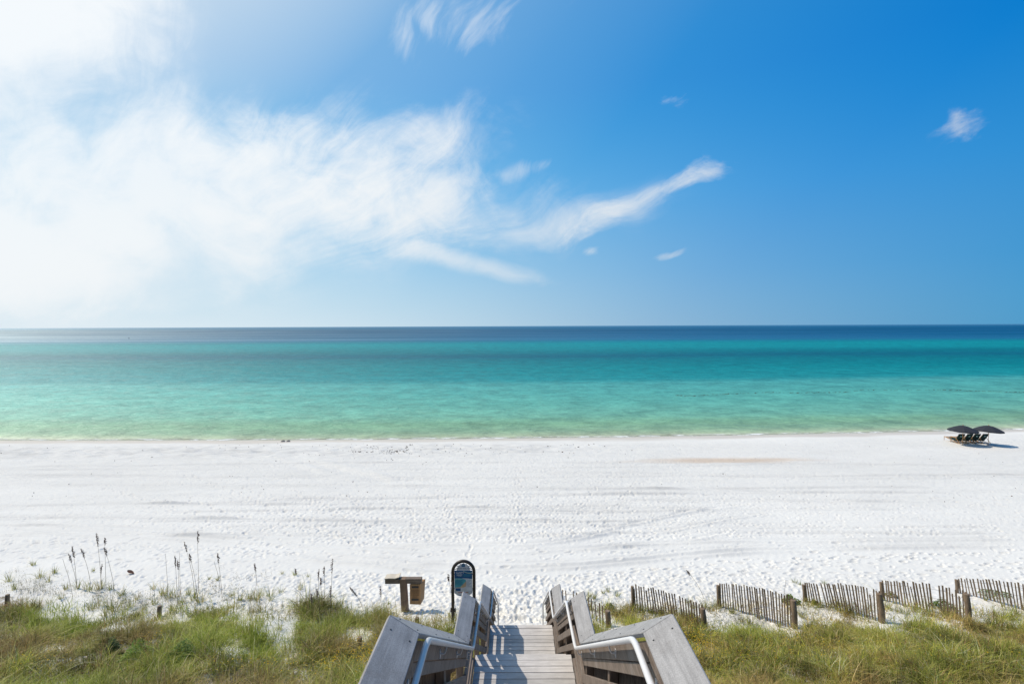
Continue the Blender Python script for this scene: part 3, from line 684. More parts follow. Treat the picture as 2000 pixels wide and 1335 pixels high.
def build_sign():
    Y = 15.6; K = Y / 1000
    cx = at_depth(905, 1100, Y).x; gx = gz(cx, Y)
    ztop = at_depth(905, 1092, Y).z
    root = empty('safety_sign', (cx, Y, gx), 'blue and grey beach safety sign in a dark brown arched tube frame beside the stairs', 'sign')
    H = ztop - gx; r = 0.048; w = 0.325
    pts = [(-w, 0, -0.4), (-w, 0, H - w - r)]
    pts += [(-w*math.cos(t), 0, H - w - r + w*math.sin(t)) for t in np.linspace(0, math.pi, 22)[1:-1]]
    pts += [(w, 0, H - w - r), (w, 0, -0.4)]
    MB().tube(pts, r, 14).build('arch_frame', M_BRONZE, root)
    navy = simple('sign_navy', (0.006, 0.105, 0.28), 0.45); grey = simple('sign_grey', (0.74, 0.74, 0.76), 0.5, 0, .05); teal = simple('sign_teal', (0.10, 0.46, 0.54), 0.45)
    pale = simple('sign_pale_teal', (0.25, 0.55, 0.58), 0.45); sandc = simple('sign_sand', (0.72, 0.50, 0.30), 0.5); wht = simple('sign_white', (0.85, 0.86, 0.88), 0.5); red = simple('sign_red', (0.55, 0.16, 0.10), 0.5); blk = simple('sign_ink', (0.20, 0.22, 0.26), 0.5)
    def zz(py): return at_depth(905, py, Y).z - gx
    zc0 = H - w - r                                   # centre of the arch
    # panel: rectangle with a round-bottomed foot
    pw = 0.272; zt = zz(1113.0); zb = zz(1155.0)
    foot = [(pw*math.cos(t), zb - 0.16*math.sin(t)) for t in np.linspace(0, -math.pi, 17)]
    foot = [(-pw*math.cos(t), zb - 0.13*math.sin(t)) for t in np.linspace(0, math.pi, 17)]
    panel = flat('panel', [(pw, zt), (-pw, zt)] + foot, -0.010, grey, root, 0.02)
    hr_ = 0.205
    head = [(-hr_*math.cos(t), zt + 0.002 + hr_*0.98*math.sin(t)) for t in np.linspace(0, math.pi, 21)]
    header = flat('header', head, -0.010, grey, root, 0.02)
    for t in np.linspace(0.25, math.pi-0.25, 7):
        ca, sa = -math.cos(t), math.sin(t)
        MB().tube([(hr_*ca*0.98, 0.0, zt + hr_*0.98*sa), ((w-r*0.6)*ca, 0.0, zc0 + (w-r*0.6)*sa)], 0.009, 6).build('spoke', M_BRONZE, root)
    for s in (-1, 1):
        for z in (zt-0.12, zb+0.10): MB().box(min(s*pw, s*(w-r*0.7)), max(s*pw, s*(w-r*0.7)), -0.006, 0.006, z-0.012, z+0.012).build('clip', M_BRONZE, root)
    f = -0.0135
    # header emblem and name
    flat('emblem', [(0.0-0.052, zt+0.115), (0.052, zt+0.115), (0.052, zt+0.205), (-0.052, zt+0.205)], f, navy, header)
    flat('emblem_wave', [(-0.035, zt+0.155), (-0.01, zt+0.170), (0.012, zt+0.160), (0.036, zt+0.178), (0.036, zt+0.166), (0.012, zt+0.147), (-0.01, zt+0.157), (-0.035, zt+0.142)], f-0.003, pale, header)
    lettering('lettering', 'SOUTH WALTON', 0.056, blk, header, (0, f, zt+0.045), 'CENTER')
    # blue band with swoosh
    z1 = zz(1129.5)
    band = [(-pw, zt-0.004), (pw, zt-0.004), (pw, z1)] + [(pw - 2*pw*k/12, z1 + 0.018*math.sin(k/12*math.pi*1.3) + 0.02*(k/12)) for k in range(1, 12)] + [(-pw, z1+0.03)]
    flat('blue_band', band, f, navy, panel)
    sw = [(pw*(-0.02 + 1.0*k/10), zt - 0.004 - 0.055*math.sin(k/10*math.pi*0.75)) for k in range(11)]; sw2 = [(p[0], p[1] - 0.016 - 0.004*i/10) for i, p in enumerate(sw)][::-1]
    flat('teal_swoosh', [(p[0], p[1]) for p in sw] + sw2, f-0.003, pale, panel)
    sw3 = [(p[0], p[1]-0.010) for p in sw2[::-1]]
    flat('gold_swoosh', sw2[::-1] + sw3[::-1], f-0.003, sandc, panel)
    lettering('lettering', 'SAFETY\n FIRST', 0.075, wht, panel, (-0.225, f-0.004, zt-0.095))
    for k in range(4): flat('text_line', [(0.0, zt-0.115-0.022*k), (0.235-0.03*(k % 2), zt-0.115-0.022*k), (0.235-0.03*(k % 2), zt-0.109-0.022*k), (0.0, zt-0.109-0.022*k)], f-0.003, teal, panel)
    # picture field
    za = z1 + 0.028; zb2 = zz(1146)
    flat('picture', [(-pw+0.012, za), (-0.06, za-0.004), (0.06, za-0.045), (0.085, za-0.09), (-0.10, zb2+0.01), (-pw+0.012, zb2)], f, teal, panel)
    flat('picture_sky', [(-pw+0.012, za-0.002), (-0.10, za-0.005), (0.0, za-0.030), (-0.13, za-0.05), (-pw+0.012, za-0.04)], f-0.003, pale, panel)
    flat('picture_sand', [(0.085, za-0.092), (-0.10, zb2+0.008), (-pw+0.012, zb2-0.003), (0.0, zb2+0.002), (0.08, zb2+0.03)], f-0.003, sandc, panel)
    flat('notice', [(0.095, za-0.03), (pw-0.012, za-0.022), (pw-0.012, zb2-0.10), (0.095, zb2-0.10)], f, wht, panel)
    for k in range(7): flat('text_line', [(0.108, za-0.06-0.034*k), (pw-0.03-0.03*(k % 3), za-0.06-0.034*k), (pw-0.03-0.03*(k % 3), za-0.053-0.034*k), (0.108, za-0.053-0.034*k)], f-0.003, blk, panel)
    for k in range(5): flat('text_line', [(-pw+0.03, za-0.075-0.032*k), (-0.02-0.03*(k % 2), za-0.075-0.032*k), (-0.02-0.03*(k % 2), za-0.068-0.032*k), (-pw+0.03, za-0.068-0.032*k)], f-0.006, navy, panel)
    flat('blue_block', [(-pw+0.035, zz(1147.5)), (-0.085, zz(1147.5)), (-0.085, zz(1152.6)), (-pw+0.035, zz(1152.6))], f, navy, panel)
    flat('red_line', [(-0.16, zz(1155.0)), (0.15, zz(1155.0)), (0.15, zz(1156.2)), (-0.16, zz(1156.2))], f, red, panel)
    tip = [(-pw*0.74*math.cos(t), zb - 0.13*math.sin(t)*1.0) for t in np.linspace(0.0, math.pi, 17)]
    flat('blue_foot', [(0.62*pw*-1, zb-0.098)] + [(-pw*math.cos(t), zb-0.128*math.sin(t)) for t in np.linspace(0.90, math.pi-0.90, 11)] + [(0.62*pw, zb-0.098)], f, navy, panel)
    # bracket low on the post
    zr = zz(1190)
    mb = MB(); mb.box(-w-0.075, -w+0.085, -0.065, 0.065, zr-0.035, zr+0.012); mb.tube([(-w-0.062, 0, zr-0.03), (-w-0.062, 0, zr+0.065)], 0.014, 6); mb.tube([(-w+0.072, 0, zr-0.03), (-w+0.072, 0, zr+0.06)], 0.014, 6)
    mb.build('post_collar', M_BRONZE, root)
build_sign()

# ------------------------------------------------------------------ timber T post with a hanging box
def build_tpost():
    b = on_ground(792.5, 1194); Y = b.y; K = Y / 1000
    tilt = R(-3.0)
    root = empty('timber_post', tuple(b), 'brown timber post with a thick crossbar standing in sand left of the sign', 'post')
    z1 = at_depth(790, 1137, Y).z - b.z; z2 = at_depth(790, 1127.5, Y).z - b.z
    hw = 6.3*K
    mb = MB(); lean = -4.5*K
    mb.hexa([Vector((-hw, -0.10, -0.3)), Vector((hw, -0.10, -0.3)), Vector((hw, 0.10, -0.3)), Vector((-hw, 0.10, -0.3))],
            [Vector((-hw*1.0+lean, -0.10, z2-0.004)), Vector((hw*0.92+lean, -0.10, z2-0.004)), Vector((hw*0.92+lean, 0.10, z2-0.004)), Vector((-hw+lean, 0.10, z2-0.004))])
    mb.build('upright', M_POST2, root, 0.01)
    x0 = at_depth(753, 1132, Y).x - b.x; x1 = at_depth(824, 1132, Y).x - b.x
    for (a, c) in ((x0, -hw*1.02+lean), (hw*0.94+lean, x1)):
        mb = MB(); mb.box(a, c, -0.085, 0.085, z1, z2); mb.build('crossbar', M_POST3, root, 0.008)
    # flat lid board curling up on the left arm
    xl = at_depth(781, 1132, Y).x - b.x
    mb = MB(); zl = z2 + 0.006
    pr = [(x0-0.01, zl), (x0+0.3*(xl-x0), zl+0.012), (x0+0.7*(xl-x0), zl+0.006), (xl, zl+0.05), (xl, zl+0.072), (x0+0.7*(xl-x0), zl+0.03), (x0+0.3*(xl-x0), zl+0.034), (x0-0.01, zl+0.02)]
    mb.prism([(p[0], -0.11, p[1]) for p in pr], (0, 0.30, 0)); mb.build('lid_board', simple('bleached_board', (0.62, 0.55, 0.44), 0.8, 0, .15, 8), root)
    # box: hangs from the right arm, a thing of its own
    xa = at_depth(801.5, 1150, Y).x; xb = at_depth(822.5, 1150, Y).x; zb = at_depth(812, 1176, Y).z; zt = at_depth(812, 1137, Y).z - 0.004
    bx = empty('wooden_box', ((xa+xb)/2, Y - 0.10, zb), 'tan wooden box with two dark slots hanging under the right arm of the timber post', 'box')
    W = (xb-xa)/2; Hb = zt - zb; D = 0.34
    mb = MB(); mb.hexa([Vector((-W, 0, 0)), Vector((W, 0, -0.015)), Vector((W+0.055, D, 0.0)), Vector((-W+0.055, D, 0.01))],
                       [Vector((-W, 0, Hb)), Vector((W, 0, Hb)), Vector((W+0.10, D, Hb)), Vector((-W+0.10, D, Hb))])
    body = mb.build('body', M_BIN, bx, 0.006)
    for z in (Hb*0.86, Hb*0.235):
        MB().box(-W*0.66, W*0.66, -0.006, 0.004, z-0.032, z+0.032).build('slot', M_BLACK, body)
    fr = MB()
    for (a, c, d, e) in ((-W*.66, W*.66, .72, .735), (-W*.66, W*.66, .44, .455), (-W*.66, -W*.61, .44, .735), (W*.61, W*.66, .44, .735)): fr.box(a, c, -0.007, 0.004, Hb*d, Hb*e)
    dk = simple('scorched_wood', (0.20, 0.11, 0.05), 0.8)
    fr.build('carved_frame', dk, body)
    tl = MB(); rr = random.Random(4)
    for k, f in enumerate((.68, .635, .59, .545, .50, .385, .345, .305)):
        x = -W*.5
        while x < W*.45:
            l = rr.uniform(.02, .05); tl.box(x, min(x+l, W*.52), -0.005, 0.003, Hb*f, Hb*f+0.012); x += l + 0.012
    tl.build('carved_lines', dk, body)
M_POST2 = wood('t_post_wood', (0.13, 0.080, 0.050), (0.27, 0.18, 0.12), axis=2)
M_POST3 = wood('t_bar_wood', (0.10, 0.070, 0.050), (0.23, 0.175, 0.135), axis=0)
build_tpost()

# ------------------------------------------------------------------ umbrellas and chairs by the water
def build_umbrella():
    root = empty('beach_umbrella', (0, 0, 0), 'x', 'umbrella', 'charcoal umbrellas over the beach chairs')
    n = 8; rad = 1.10; zr = 1.36; za = 1.80
    mb = MB(); rings = []
    vs = [(0, 0, za)]; fs = []
    for j, q in enumerate((0.3, 0.6, 0.85, 1.0)):
        for k in range(n*2):
            th = 2*math.pi*k/(n*2); rib = abs(math.sin(n*th/2)); sagr = 1 - 0.045*q*rib
            z = za - (za-zr)*(q**1.55) - 0.02*q*(rib) 
            vs.append((rad*q*sagr*math.cos(th), rad*q*sagr*math.sin(th), z))
    m = n*2
    for k in range(m): fs.append((0, 1+k, 1+(k+1) % m))
    for j in range(3):
        for k in range(m): a = 1+j*m; fs.append((a+k, a+m+k, a+m+(k+1) % m, a+(k+1) % m))
    # hanging valance
    b0 = 1+3*m; st = len(vs)
    for k in range(m):
        x, y, z = vs[b0+k]; vs.append((x*1.005, y*1.005, z - 0.075 - 0.02*abs(math.sin(4*math.pi*k/m))))
    for k in range(m): fs.append((b0+k, st+k, st+(k+1) % m, b0+(k+1) % m))
    bot = [(x*0.995, y*0.995, z-0.008) for x, y, z in vs]; o = len(vs)
    mb.add(vs + bot, fs + [tuple(i+o for i in f)[::-1] for f in fs], False)
    mb.build('canopy', M_UMB, root)
    MB().tube([(0, 0, -0.4), (0, 0, za-0.01)], 0.020, 10).build('pole', M_TEAK, root)
    MB().tube([(0, 0, za-0.01), (0, 0, za+0.05), (0, 0, za+0.08)], [0.03, 0.022, 0.006], 8).build('finial', M_TEAK, root)
    for k in range(n):
        th = 2*math.pi*k/n; MB().tube([(0.03*math.cos(th), 0.03*math.sin(th), za-0.05), (rad*.6*math.cos(th), rad*.6*math.sin(th), za-(za-zr)*.6**1.55-0.02), (rad*.97*math.cos(th), rad*.97*math.sin(th), zr+0.0)], 0.008, 5).build('rib', M_TEAK, root)
    return root
def build_chair():
    root = empty('beach_chair', (0, 0, 0), 'x', 'beach chair', 'wooden beach chairs in a row by the water')
    w = 0.29
    for s in (-1, 1):
        MB().tube([(s*w, -0.50, 0.02), (s*w, 1.25, 0.36)], 0.024, 6).build('side_rail', M_TEAK, root)
        MB().tube([(s*(w-.04), -0.42, 0.92), (s*(w-.04), 0.12, 0.14)], 0.022, 6).build('back_frame', M_TEAK, root)
        MB().tube([(s*(w+.03), -0.15, 0.52), (s*(w+.03), 0.42, 0.50)], 0.028, 6).build('armrest', M_TEAK, root)
        MB().tube([(s*(w+.03), 0.38, 0.50), (s*(w+.03), 0.44, 0.0)], 0.020, 6).build('leg', M_TEAK, root)
        MB().tube([(s*(w+.03), -0.12, 0.52), (s*(w+.03), -0.62, 0.0)], 0.020, 6).build('leg', M_TEAK, root)
        MB().tube([(s*w, 1.22, 0.36), (s*w, 1.24, 0.0)], 0.020, 6).build('leg', M_TEAK, root)
    for y in (0.80, 0.92, 1.04, 1.16): MB().box(-w, w, y-0.04, y+0.04, 0.285+(y-0.8)*0.17, 0.305+(y-0.8)*0.17).build('footrest_slat', M_TEAK, root)
    d = Vector((0, -0.54, 0.78)).normalized(); nn = Vector((0, 0.82, 0.57)).normalized()
    p0 = Vector((0, 0.02, 0.22))
    mb = MB(); q = [p0 + Vector((-w*.94, 0, 0)), p0 + Vector((w*.94, 0, 0)), p0 + Vector((w*.94, 0, 0)) + d*0.84, p0 + Vector((-w*.94, 0, 0)) + d*0.84]
    mb.hexa([p - nn*0.035 for p in q], [p + nn*0.045 for p in q]); back = mb.build('back_cushion', M_GREEN, root, 0.012)
    mb = MB(); q = [p0 + Vector((-.09, 0, 0)) + d*0.52, p0 + Vector((.09, 0, 0)) + d*0.52, p0 + Vector((.09, 0, 0)) + d*0.64, p0 + Vector((-.09, 0, 0)) + d*0.64]
    mb.hexa([p - nn*0.038 for p in q], [p - nn*0.034 for p in q]); mb.build('emblem', M_PALE, back)
    mb = MB(); mb.hexa([Vector((-w*.94, 0.0, 0.19)), Vector((w*.94, 0.0, 0.19)), Vector((w*.94, 0.74, 0.30)), Vector((-w*.94, 0.74, 0.30))], [Vector((-w*.94, 0.0, 0.26)), Vector((w*.94, 0.0, 0.26)), Vector((w*.94, 0.74, 0.37)), Vector((-w*.94, 0.74, 0.37))])
    mb.build('seat_cushion', M_GREEN, root, 0.012)
    return root
ch0 = build_chair()
CH = [(1868.5, 864.0, 'leftmost dark green beach chair by the water, its wooden footrest clear of the row'), (1884, 865.0, 'second beach chair from the left, dark green with pale emblem, under the nearer umbrella'),
      (1899, 866.0, 'third beach chair from the left, dark green, between the two umbrella poles'), (1914, 867.0, 'rightmost beach chair of the row, dark green, next to the visible umbrella pole')]
for i, (px, py, lab) in enumerate(CH):
    o = ch0 if i == 0 else copy_tree(ch0)
    p = on_ground(px + 3, py); p.z = gz(p.x, 46.9) ; o.location = (px2ray(px + 3, py)[0]*46.9, 46.9 - 0.0, p.z); o.rotation_euler = (0, 0, R((-2, 2, -1, 3)[i])); o['label'] = lab
um0 = build_umbrella()
for i, (px, py, lab) in enumerate(((1880, 866.5, 'charcoal beach umbrella on the left, covering the three left chairs'), (1930, 867.5, 'charcoal beach umbrella on the right with its wooden pole in plain view'))):
    o = um0 if i == 0 else copy_tree(um0)
    u = px2ray(px, py)[0]; yv = 45.5 if i else 45.7; o.location = (u*yv, yv, gz(u*yv, yv)); o.rotation_euler = (0, R(4 if i else 2), R(10 + 17*i)); o['label'] = lab

# ------------------------------------------------------------------ sand fence panels
def build_fences():
    # (far post x, top y, base y), (near post x, top y, base y), lean of the pickets in photo pixels, where the panel stands
    P = [((1093,1152,1186),(1188,1193,1222), 3, 12, 'short dark picket panel half hidden behind the right stair railing'),
         ((1236,1144,1186),(1375,1188,1229), 6, 24, 'picket fence panel just right of the stairs, ending at a stout post by the railing'),
         ((1403,1142,1184),(1552,1172,1227), 5, 26, 'second picket panel right of the stairs, with a green vine near its right end'),
         ((1571,1141,1174),(1722,1159,1216), 11, 25, 'leaning picket panel in the middle of the fence row, its right post tilted'),
         ((1722,1136,1172),(1891,1160,1215), 8, 25, 'picket panel beside the wide sandy gap, thick dark post at its right end'),
         ((1869,1131,1156),(2040,1152,1205), 9, 22, 'farthest right picket panel, running out of the picture')]
    rnd = random.Random(8)
    for (a, b, lean, n, lab) in P:
        n = int(n * 1.14)
        A = on_ground(a[0], a[2]); B = on_ground(b[0], b[2])
        mid = (A + B) / 2
        root = empty('fence_panel', tuple(A), lab, 'fence', 'weathered picket sand fence panels on the dune')
        def put(mb, name, mat, bev=0.0):
            o = mb.build(name, mat, None, bev); o.parent = root; o.matrix_parent_inverse = Matrix.Translation(-Vector(root.location)); return o
        kA, kB = A.y/1000, B.y/1000
        zA = at_depth(a[0], a[1], A.y).z; zB = at_depth(b[0], b[1], B.y).z
        nl = (B.y + A.y)/2000
        def post(p, z, tiltx, r):
            mb = MB(); m = 9
            mb.tube([(p.x + tiltx*0.5, p.y, p.z-0.4), (p.x, p.y, (p.z+z)/2), (p.x - tiltx, p.y, z-0.01), (p.x - tiltx, p.y, z)], [r*1.02, r, r*0.97, r*0.86], m)
            return put(mb, 'post', M_PICKET)
        post(A, zA, lean*kA*0.15, 0.052); post(B, zB + 0.02, lean*kB*0.5, 0.082)
        # pickets
        d = (B - A); L = math.hypot(d.x, d.y); nrm = Vector((d.y/L, -d.x/L, 0)) * -1
        mb = MB(); wires = [[], [], []]
        hA = zA - A.z; hB = zB - B.z
        for k in range(n):
            if rnd.random() < 0.04: continue
            t = (k + 0.75 + rnd.uniform(-.14, .14)) / (n + 0.2); q = A.lerp(B, t) + nrm * (0.10*math.sin(math.pi*t))
            q.z = gz(q.x, q.y); h = (hA*(1-t) + hB*t) * (1 + 0.10*math.sin(math.pi*t*0.9)) + 0.06 + rnd.uniform(-.035, .03) - (rnd.uniform(.08, .22) if rnd.random() < 0.05 else 0)
            ztop = A.z*(1-t) + B.z*t + h
            lx = lean*nl*(0.45 + 0.85*math.sin(math.pi*min(1, t*1.15))) * rnd.uniform(.8, 1.2) + rnd.uniform(-.012, .012)
            ly = rnd.uniform(-.02, .02); w = rnd.uniform(.015, .025)
            u = Vector((d.x/L, d.y/L, 0)) * w; v = nrm * 0.006
            bt = Vector((q.x + lx*0.45, q.y, min(q.z, ztop-0.5) - 0.12)); tp = Vector((q.x - lx*0.55, q.y + ly, ztop))
            mb.hexa([bt-u-v, bt+u-v, bt+u+v, bt-u+v], [tp-u-v, tp+u-v, tp+u+v, tp-u+v])
            for j, f in enumerate((0.16, 0.5, 0.82)): wires[j].append(tuple(bt.lerp(tp, 0.14 + 0.86*f) + nrm*0.009*(1 if k % 2 else -1)))
        put(mb, 'pickets', M_PICKET)
        for w in wires:
            if len(w) > 1:
                mb = MB(); mb.tube(w, 0.004, 4, True, False); put(mb, 'wire', M_PICKET)
build_fences()

# short weathered stakes in the grass
for (x, yt, yb, lab) in ((14, 1160, 1182, 'weathered stake stub in the grass at the far left edge'), (311, 1182, 1204, 'weathered stake stub beside the second clump of sea oats'),
                         (702, 1243, 1266, 'weathered stake stub in the grass left of the stair railing'), (814, 1205, 1226, 'weathered stake stub on the sand between the timber post and the railing')):
    p = on_ground(x, yb); top = at_depth(x, yt, p.y)
    root = MB().tube([(0, 0, -0.4), (0.004, 0, (top.z-p.z)*0.6), (0.012, 0, top.z-p.z-0.012), (0.012, 0, top.z-p.z)], [0.068, 0.066, 0.064, 0.055], 9).build('wooden_stake', M_PICKET)
    root.location = p; tag(root, lab, 'stake', 'weathered stake stubs left of the stairs')

# ------------------------------------------------------------------ plants
def leaf_mat(name, trans=0.35, rough=0.6):
    m, g, o = mat_new(name)
    at = g.new('ShaderNodeAttribute', attribute_name='tint')
    d = g.new('ShaderNodeBsdfPrincipled'); g.l.new(at.outputs['Color'], d.inputs['Base Color']); d.inputs['Roughness'].default_value = rough; d.inputs['Specular IOR Level'].default_value = 0.3
    t = g.new('ShaderNodeBsdfTranslucent'); g.l.new(at.outputs['Color'], t.inputs[0])
    ms = g.new('ShaderNodeMixShader'); ms.inputs[0].default_value = trans; g.l.new(d.outputs[0], ms.inputs[1]); g.l.new(t.outputs[0], ms.inputs[2])
    g.l.new(ms.outputs[0], o.inputs[0]); return m
M_LEAF = leaf_mat('grass_blade')
PAL = np.array([(0.235,0.265,0.055), (0.34,0.35,0.080), (0.14,0.18,0.05), (0.44,0.44,0.10), (0.60,0.48,0.22), (0.76,0.65,0.40), (0.28,0.16,0.075), (0.52,0.54,0.08)])
def blades(base, height, lean, az, width, col, seg=3, curl=None):
    """arrays of blades: n x 3 bases; returns verts, quads, colours"""
    n = len(base); K = seg + 1
    ts = np.linspace(0, 1, K)
    ca, sa = np.cos(az), np.sin(az)
    wx, wy = -sa, ca
    tw = RNG.uniform(-0.9, 0.9, n); wx, wy = np.cos(np.arctan2(wy, wx) + tw), np.sin(np.arctan2(wy, wx) + tw)
    V = np.zeros((n, K, 2, 3)); C = np.zeros((n, K, 2, 3))
    cu = lean if curl is None else curl
    for i, t in enumerate(ts):
        out = height * (lean * t * 0.5 + cu * t**2.2 * 0.75); up = height * (t - 0.42 * np.clip(cu, 0, 1.6) * t**2.6)
        px = base[:,0] + ca*out; py = base[:,1] + sa*out; pz = base[:,2] + up
        w = width * (1 - 0.92 * t**1.6) * 0.5
        V[:,i,0] = np.stack([px - wx*w, py - wy*w, pz], 1); V[:,i,1] = np.stack([px + wx*w, py + wy*w, pz], 1)
        sh = 1.0
        C[:,i,0] = col*sh; C[:,i,1] = col*sh
    idx = np.arange(n*K*2).reshape(n, K, 2)
    Q = np.stack([idx[:,:-1,0], idx[:,:-1,1], idx[:,1:,1], idx[:,1:,0]], -1).reshape(-1, 4)
    return V.reshape(-1, 3), Q, C.reshape(-1, 3)
def merge(parts):
    Vs, Qs, Cs, o = [], [], [], 0
    for V, Q, C in parts: Vs.append(V); Qs.append(Q + o); Cs.append(C); o += len(V)
    return np.concatenate(Vs), np.concatenate(Qs), np.concatenate(Cs)
def colours(n, w, X=None, Y=None, jit=0.18):
    k = RNG.choice(len(PAL), n, p=np.array(w)/np.sum(w)); c = PAL[k] * RNG.uniform(1-jit, 1+jit, (n, 1))
    if X is not None:
        v = 1 + 0.9*vnoise(X, Y, 0.7, 71) + 0.8*vnoise(X, Y, 0.28, 72); c = c * np.clip(v, 0.3, 2)[:, None]
        dry = np.clip(0.12 + 1.8*vnoise(X, Y, 1.3, 73) + 1.3*vnoise(X, Y, 0.45, 74), 0, 1)[:, None]
        c = c*(1 - 0.75*dry) + 0.75*dry*np.array([0.42, 0.295, 0.135])*RNG.uniform(.4, 1.7, (n, 1))
        fresh = np.clip(-0.10 + 2.2*vnoise(X, Y, 1.7, 75) + 1.2*vnoise(X, Y, 0.4, 76), 0, 1)[:, None]
        c = c*(1 - 0.7*fresh) + 0.7*fresh*np.array([0.36, 0.45, 0.05])*RNG.uniform(.6, 1.5, (n, 1))
    return np.clip(c, 0.01, 0.8)
def scatter(n, xr, yr):
    X = RNG.uniform(*xr, n); Y = RNG.uniform(*yr, n); return X, Y
STAIR = 1.02
def dense_side(sgn, name, lab):
    n = 330000 if sgn < 0 else 430000
    X, Y = scatter(n, (1.0, 18.5) if sgn > 0 else (-18.5, -0.85), (9.0, 17.2))
    c = cover(X, Y)
    # tufted: density follows clumps
    cl = np.clip(0.48 + 1.5*vnoise(X, Y, 0.75, 81) + 1.5*vnoise(X, Y, 0.30, 82) + 0.7*vnoise(X, Y, 0.12, 84), 0, 1)
    pxx, pyy = project(X, Y, ground(X, Y)); low = sstep(pyy, 1222, 1262) if sgn > 0 else sstep(pyy, 1250, 1300)
    c = np.maximum(c, 0.85*low); cl = np.maximum(cl, 0.40*low)
    yl = np.where(pxx < 1010, np.interp(pxx, LB[:,0], LB[:,1]), np.interp(pxx, RB[:,0], RB[:,1]))
    sparse = sstep(pyy, yl-85, yl-15) * np.clip(0.14 + 1.1*vnoise(X, Y, 0.45, 87) + 0.5*vnoise(X, Y, 0.18, 88), 0, 0.5)
    sparse = sparse * sstep(np.sqrt(((pxx-835)/62)**2 + ((pyy-1190)/17)**2), 0.85, 1.2)
    c = np.maximum(c, sparse*0.55)
    keep = (RNG.random(n) < c*np.maximum(cl, 0.35*(sparse > 0.02))*0.80) & (np.abs(X - XC) > STAIR)
    vis = np.abs(X) < 1.12*Y + 1.0; keep &= vis
    X, Y = X[keep], Y[keep]; n = len(X); Z = ground(X, Y) - 0.01
    hgt = RNG.uniform(.12, .42, n) * (0.60 + 1.0*np.clip(0.5 + vnoise(X, Y, 0.6, 83)*1.8, 0, 1))
    if sgn > 0: hgt *= 0.78
    tall = RNG.random(n) < 0.05; hgt[tall] *= 1.6
    lean = np.abs(RNG.normal(0.6, 0.55, n)); az = RNG.uniform(0, 6.28, n) + 0.8*vnoise(X, Y, 0.5, 85)
    col = colours(n, (5, 5, 3.5, 3.5, 3.2, 1.7, 2.6, 1.5), X, Y)
    if sgn > 0: col = np.clip(col*np.array([1.16, 1.14, 1.0]), 0, .85)
    V, Q, C = blades(np.stack([X, Y, Z], 1), hgt, lean, az, RNG.uniform(.008, .020, n), col)
    o = link(name, np_mesh(name, V, Q, M_LEAF, False, C)); tag(o, lab, 'grass', None, 'stuff')
dense_side(-1, 'dune_grass', 'thick olive and straw dune grass covering the dune left of the stairs')
dense_side(1, 'dune_grass', 'thick olive green dune grass covering the dune right of the stairs')

# loose tufts standing singly on bare sand
def tuft(px, py, size, n, lab, group, dry=0.3, spread=0.10, name='grass_tuft'):
    p = on_ground(px, py)
    r = spread*size*np.sqrt(RNG.random(n)); th = RNG.uniform(0, 6.28, n)
    bx, by = r*np.cos(th), r*np.sin(th); bz = ground(p.x+bx, p.y+by) - p.z - 0.015
    h = size*RNG.uniform(.5, 1.1, n); az = th + RNG.normal(0, .6, n)
    w = (5, 4, 3, 2, 3*dry, 3*dry, 2*dry, 0.6)
    V, Q, C = blades(np.stack([bx, by, bz], 1), h, np.abs(RNG.normal(.45, .3, n)), az, RNG.uniform(.007, .015, n), colours(n, w))
    o = link(name, np_mesh(name, V, Q, M_LEAF, False, C)); o.location = p; tag(o, lab, 'grass tuft', group); return o
TL = [(18,1135,.42),(64,1103,.30),(30,1150,.4),(80,1128,.45),(95,1135,.35),(108,1118,.35),(130,1150,.30),(150,1148,.45),(165,1150,.40),(182,1115,.22),(175,1152,.5),(190,1150,.45),(200,1148,.42),(218,1150,.38),(120,1168,.35),(95,1178,.35),
      (240,1162,.4),(255,1185,.4),(268,1170,.3),(300,1150,.40),(318,1160,.5),(330,1168,.55),(345,1165,.5),(356,1178,.45),(368,1160,.35),(380,1170,.5),(392,1175,.6),(300,1180,.35),(335,1190,.4),(280,1192,.35),(240,1200,.35),(215,1188,.45),(195,1185,.5),(180,1190,.45),
      (410,1130,.22),(426,1132,.22),(470,1172,.35),(455,1165,.32),(500,1172,.5),(485,1170,.4),(510,1165,.5),(526,1165,.52),(530,1172,.35),(548,1156,.34),(588,1150,.32),(552,1120,.2),(577,1122,.25),(600,1126,.18),(440,1200,.45),(425,1205,.4),(462,1212,.4),(498,1215,.3),(512,1222,.35),(545,1230,.35),
      (600,1206,.55),(612,1210,.6),(585,1215,.5),(622,1196,.55),(632,1192,.5),(655,1190,.5),(664,1186,.45),(690,1195,.4),(712,1205,.5),(725,1215,.55),(735,1205,.5),(700,1225,.45),(680,1215,.4),(745,1200,.35),(640,1225,.5),(660,1230,.5),
      (795,1212,.25),(835,1224,.35),(848,1228,.4),(862,1226,.42),(878,1232,.35),(825,1225,.3),(760,1180,.2)]
for i, (x, y, sz) in enumerate(TL):
    tuft(x + RNG.uniform(-2, 2), y, sz, int(RNG.uniform(22, 44) * (0.6 + sz)), 'loose tuft of green and straw beach grass growing from white sand left of the stairs', 'grass tufts left of the stairs', RNG.uniform(.1, 1.1), 0.22)
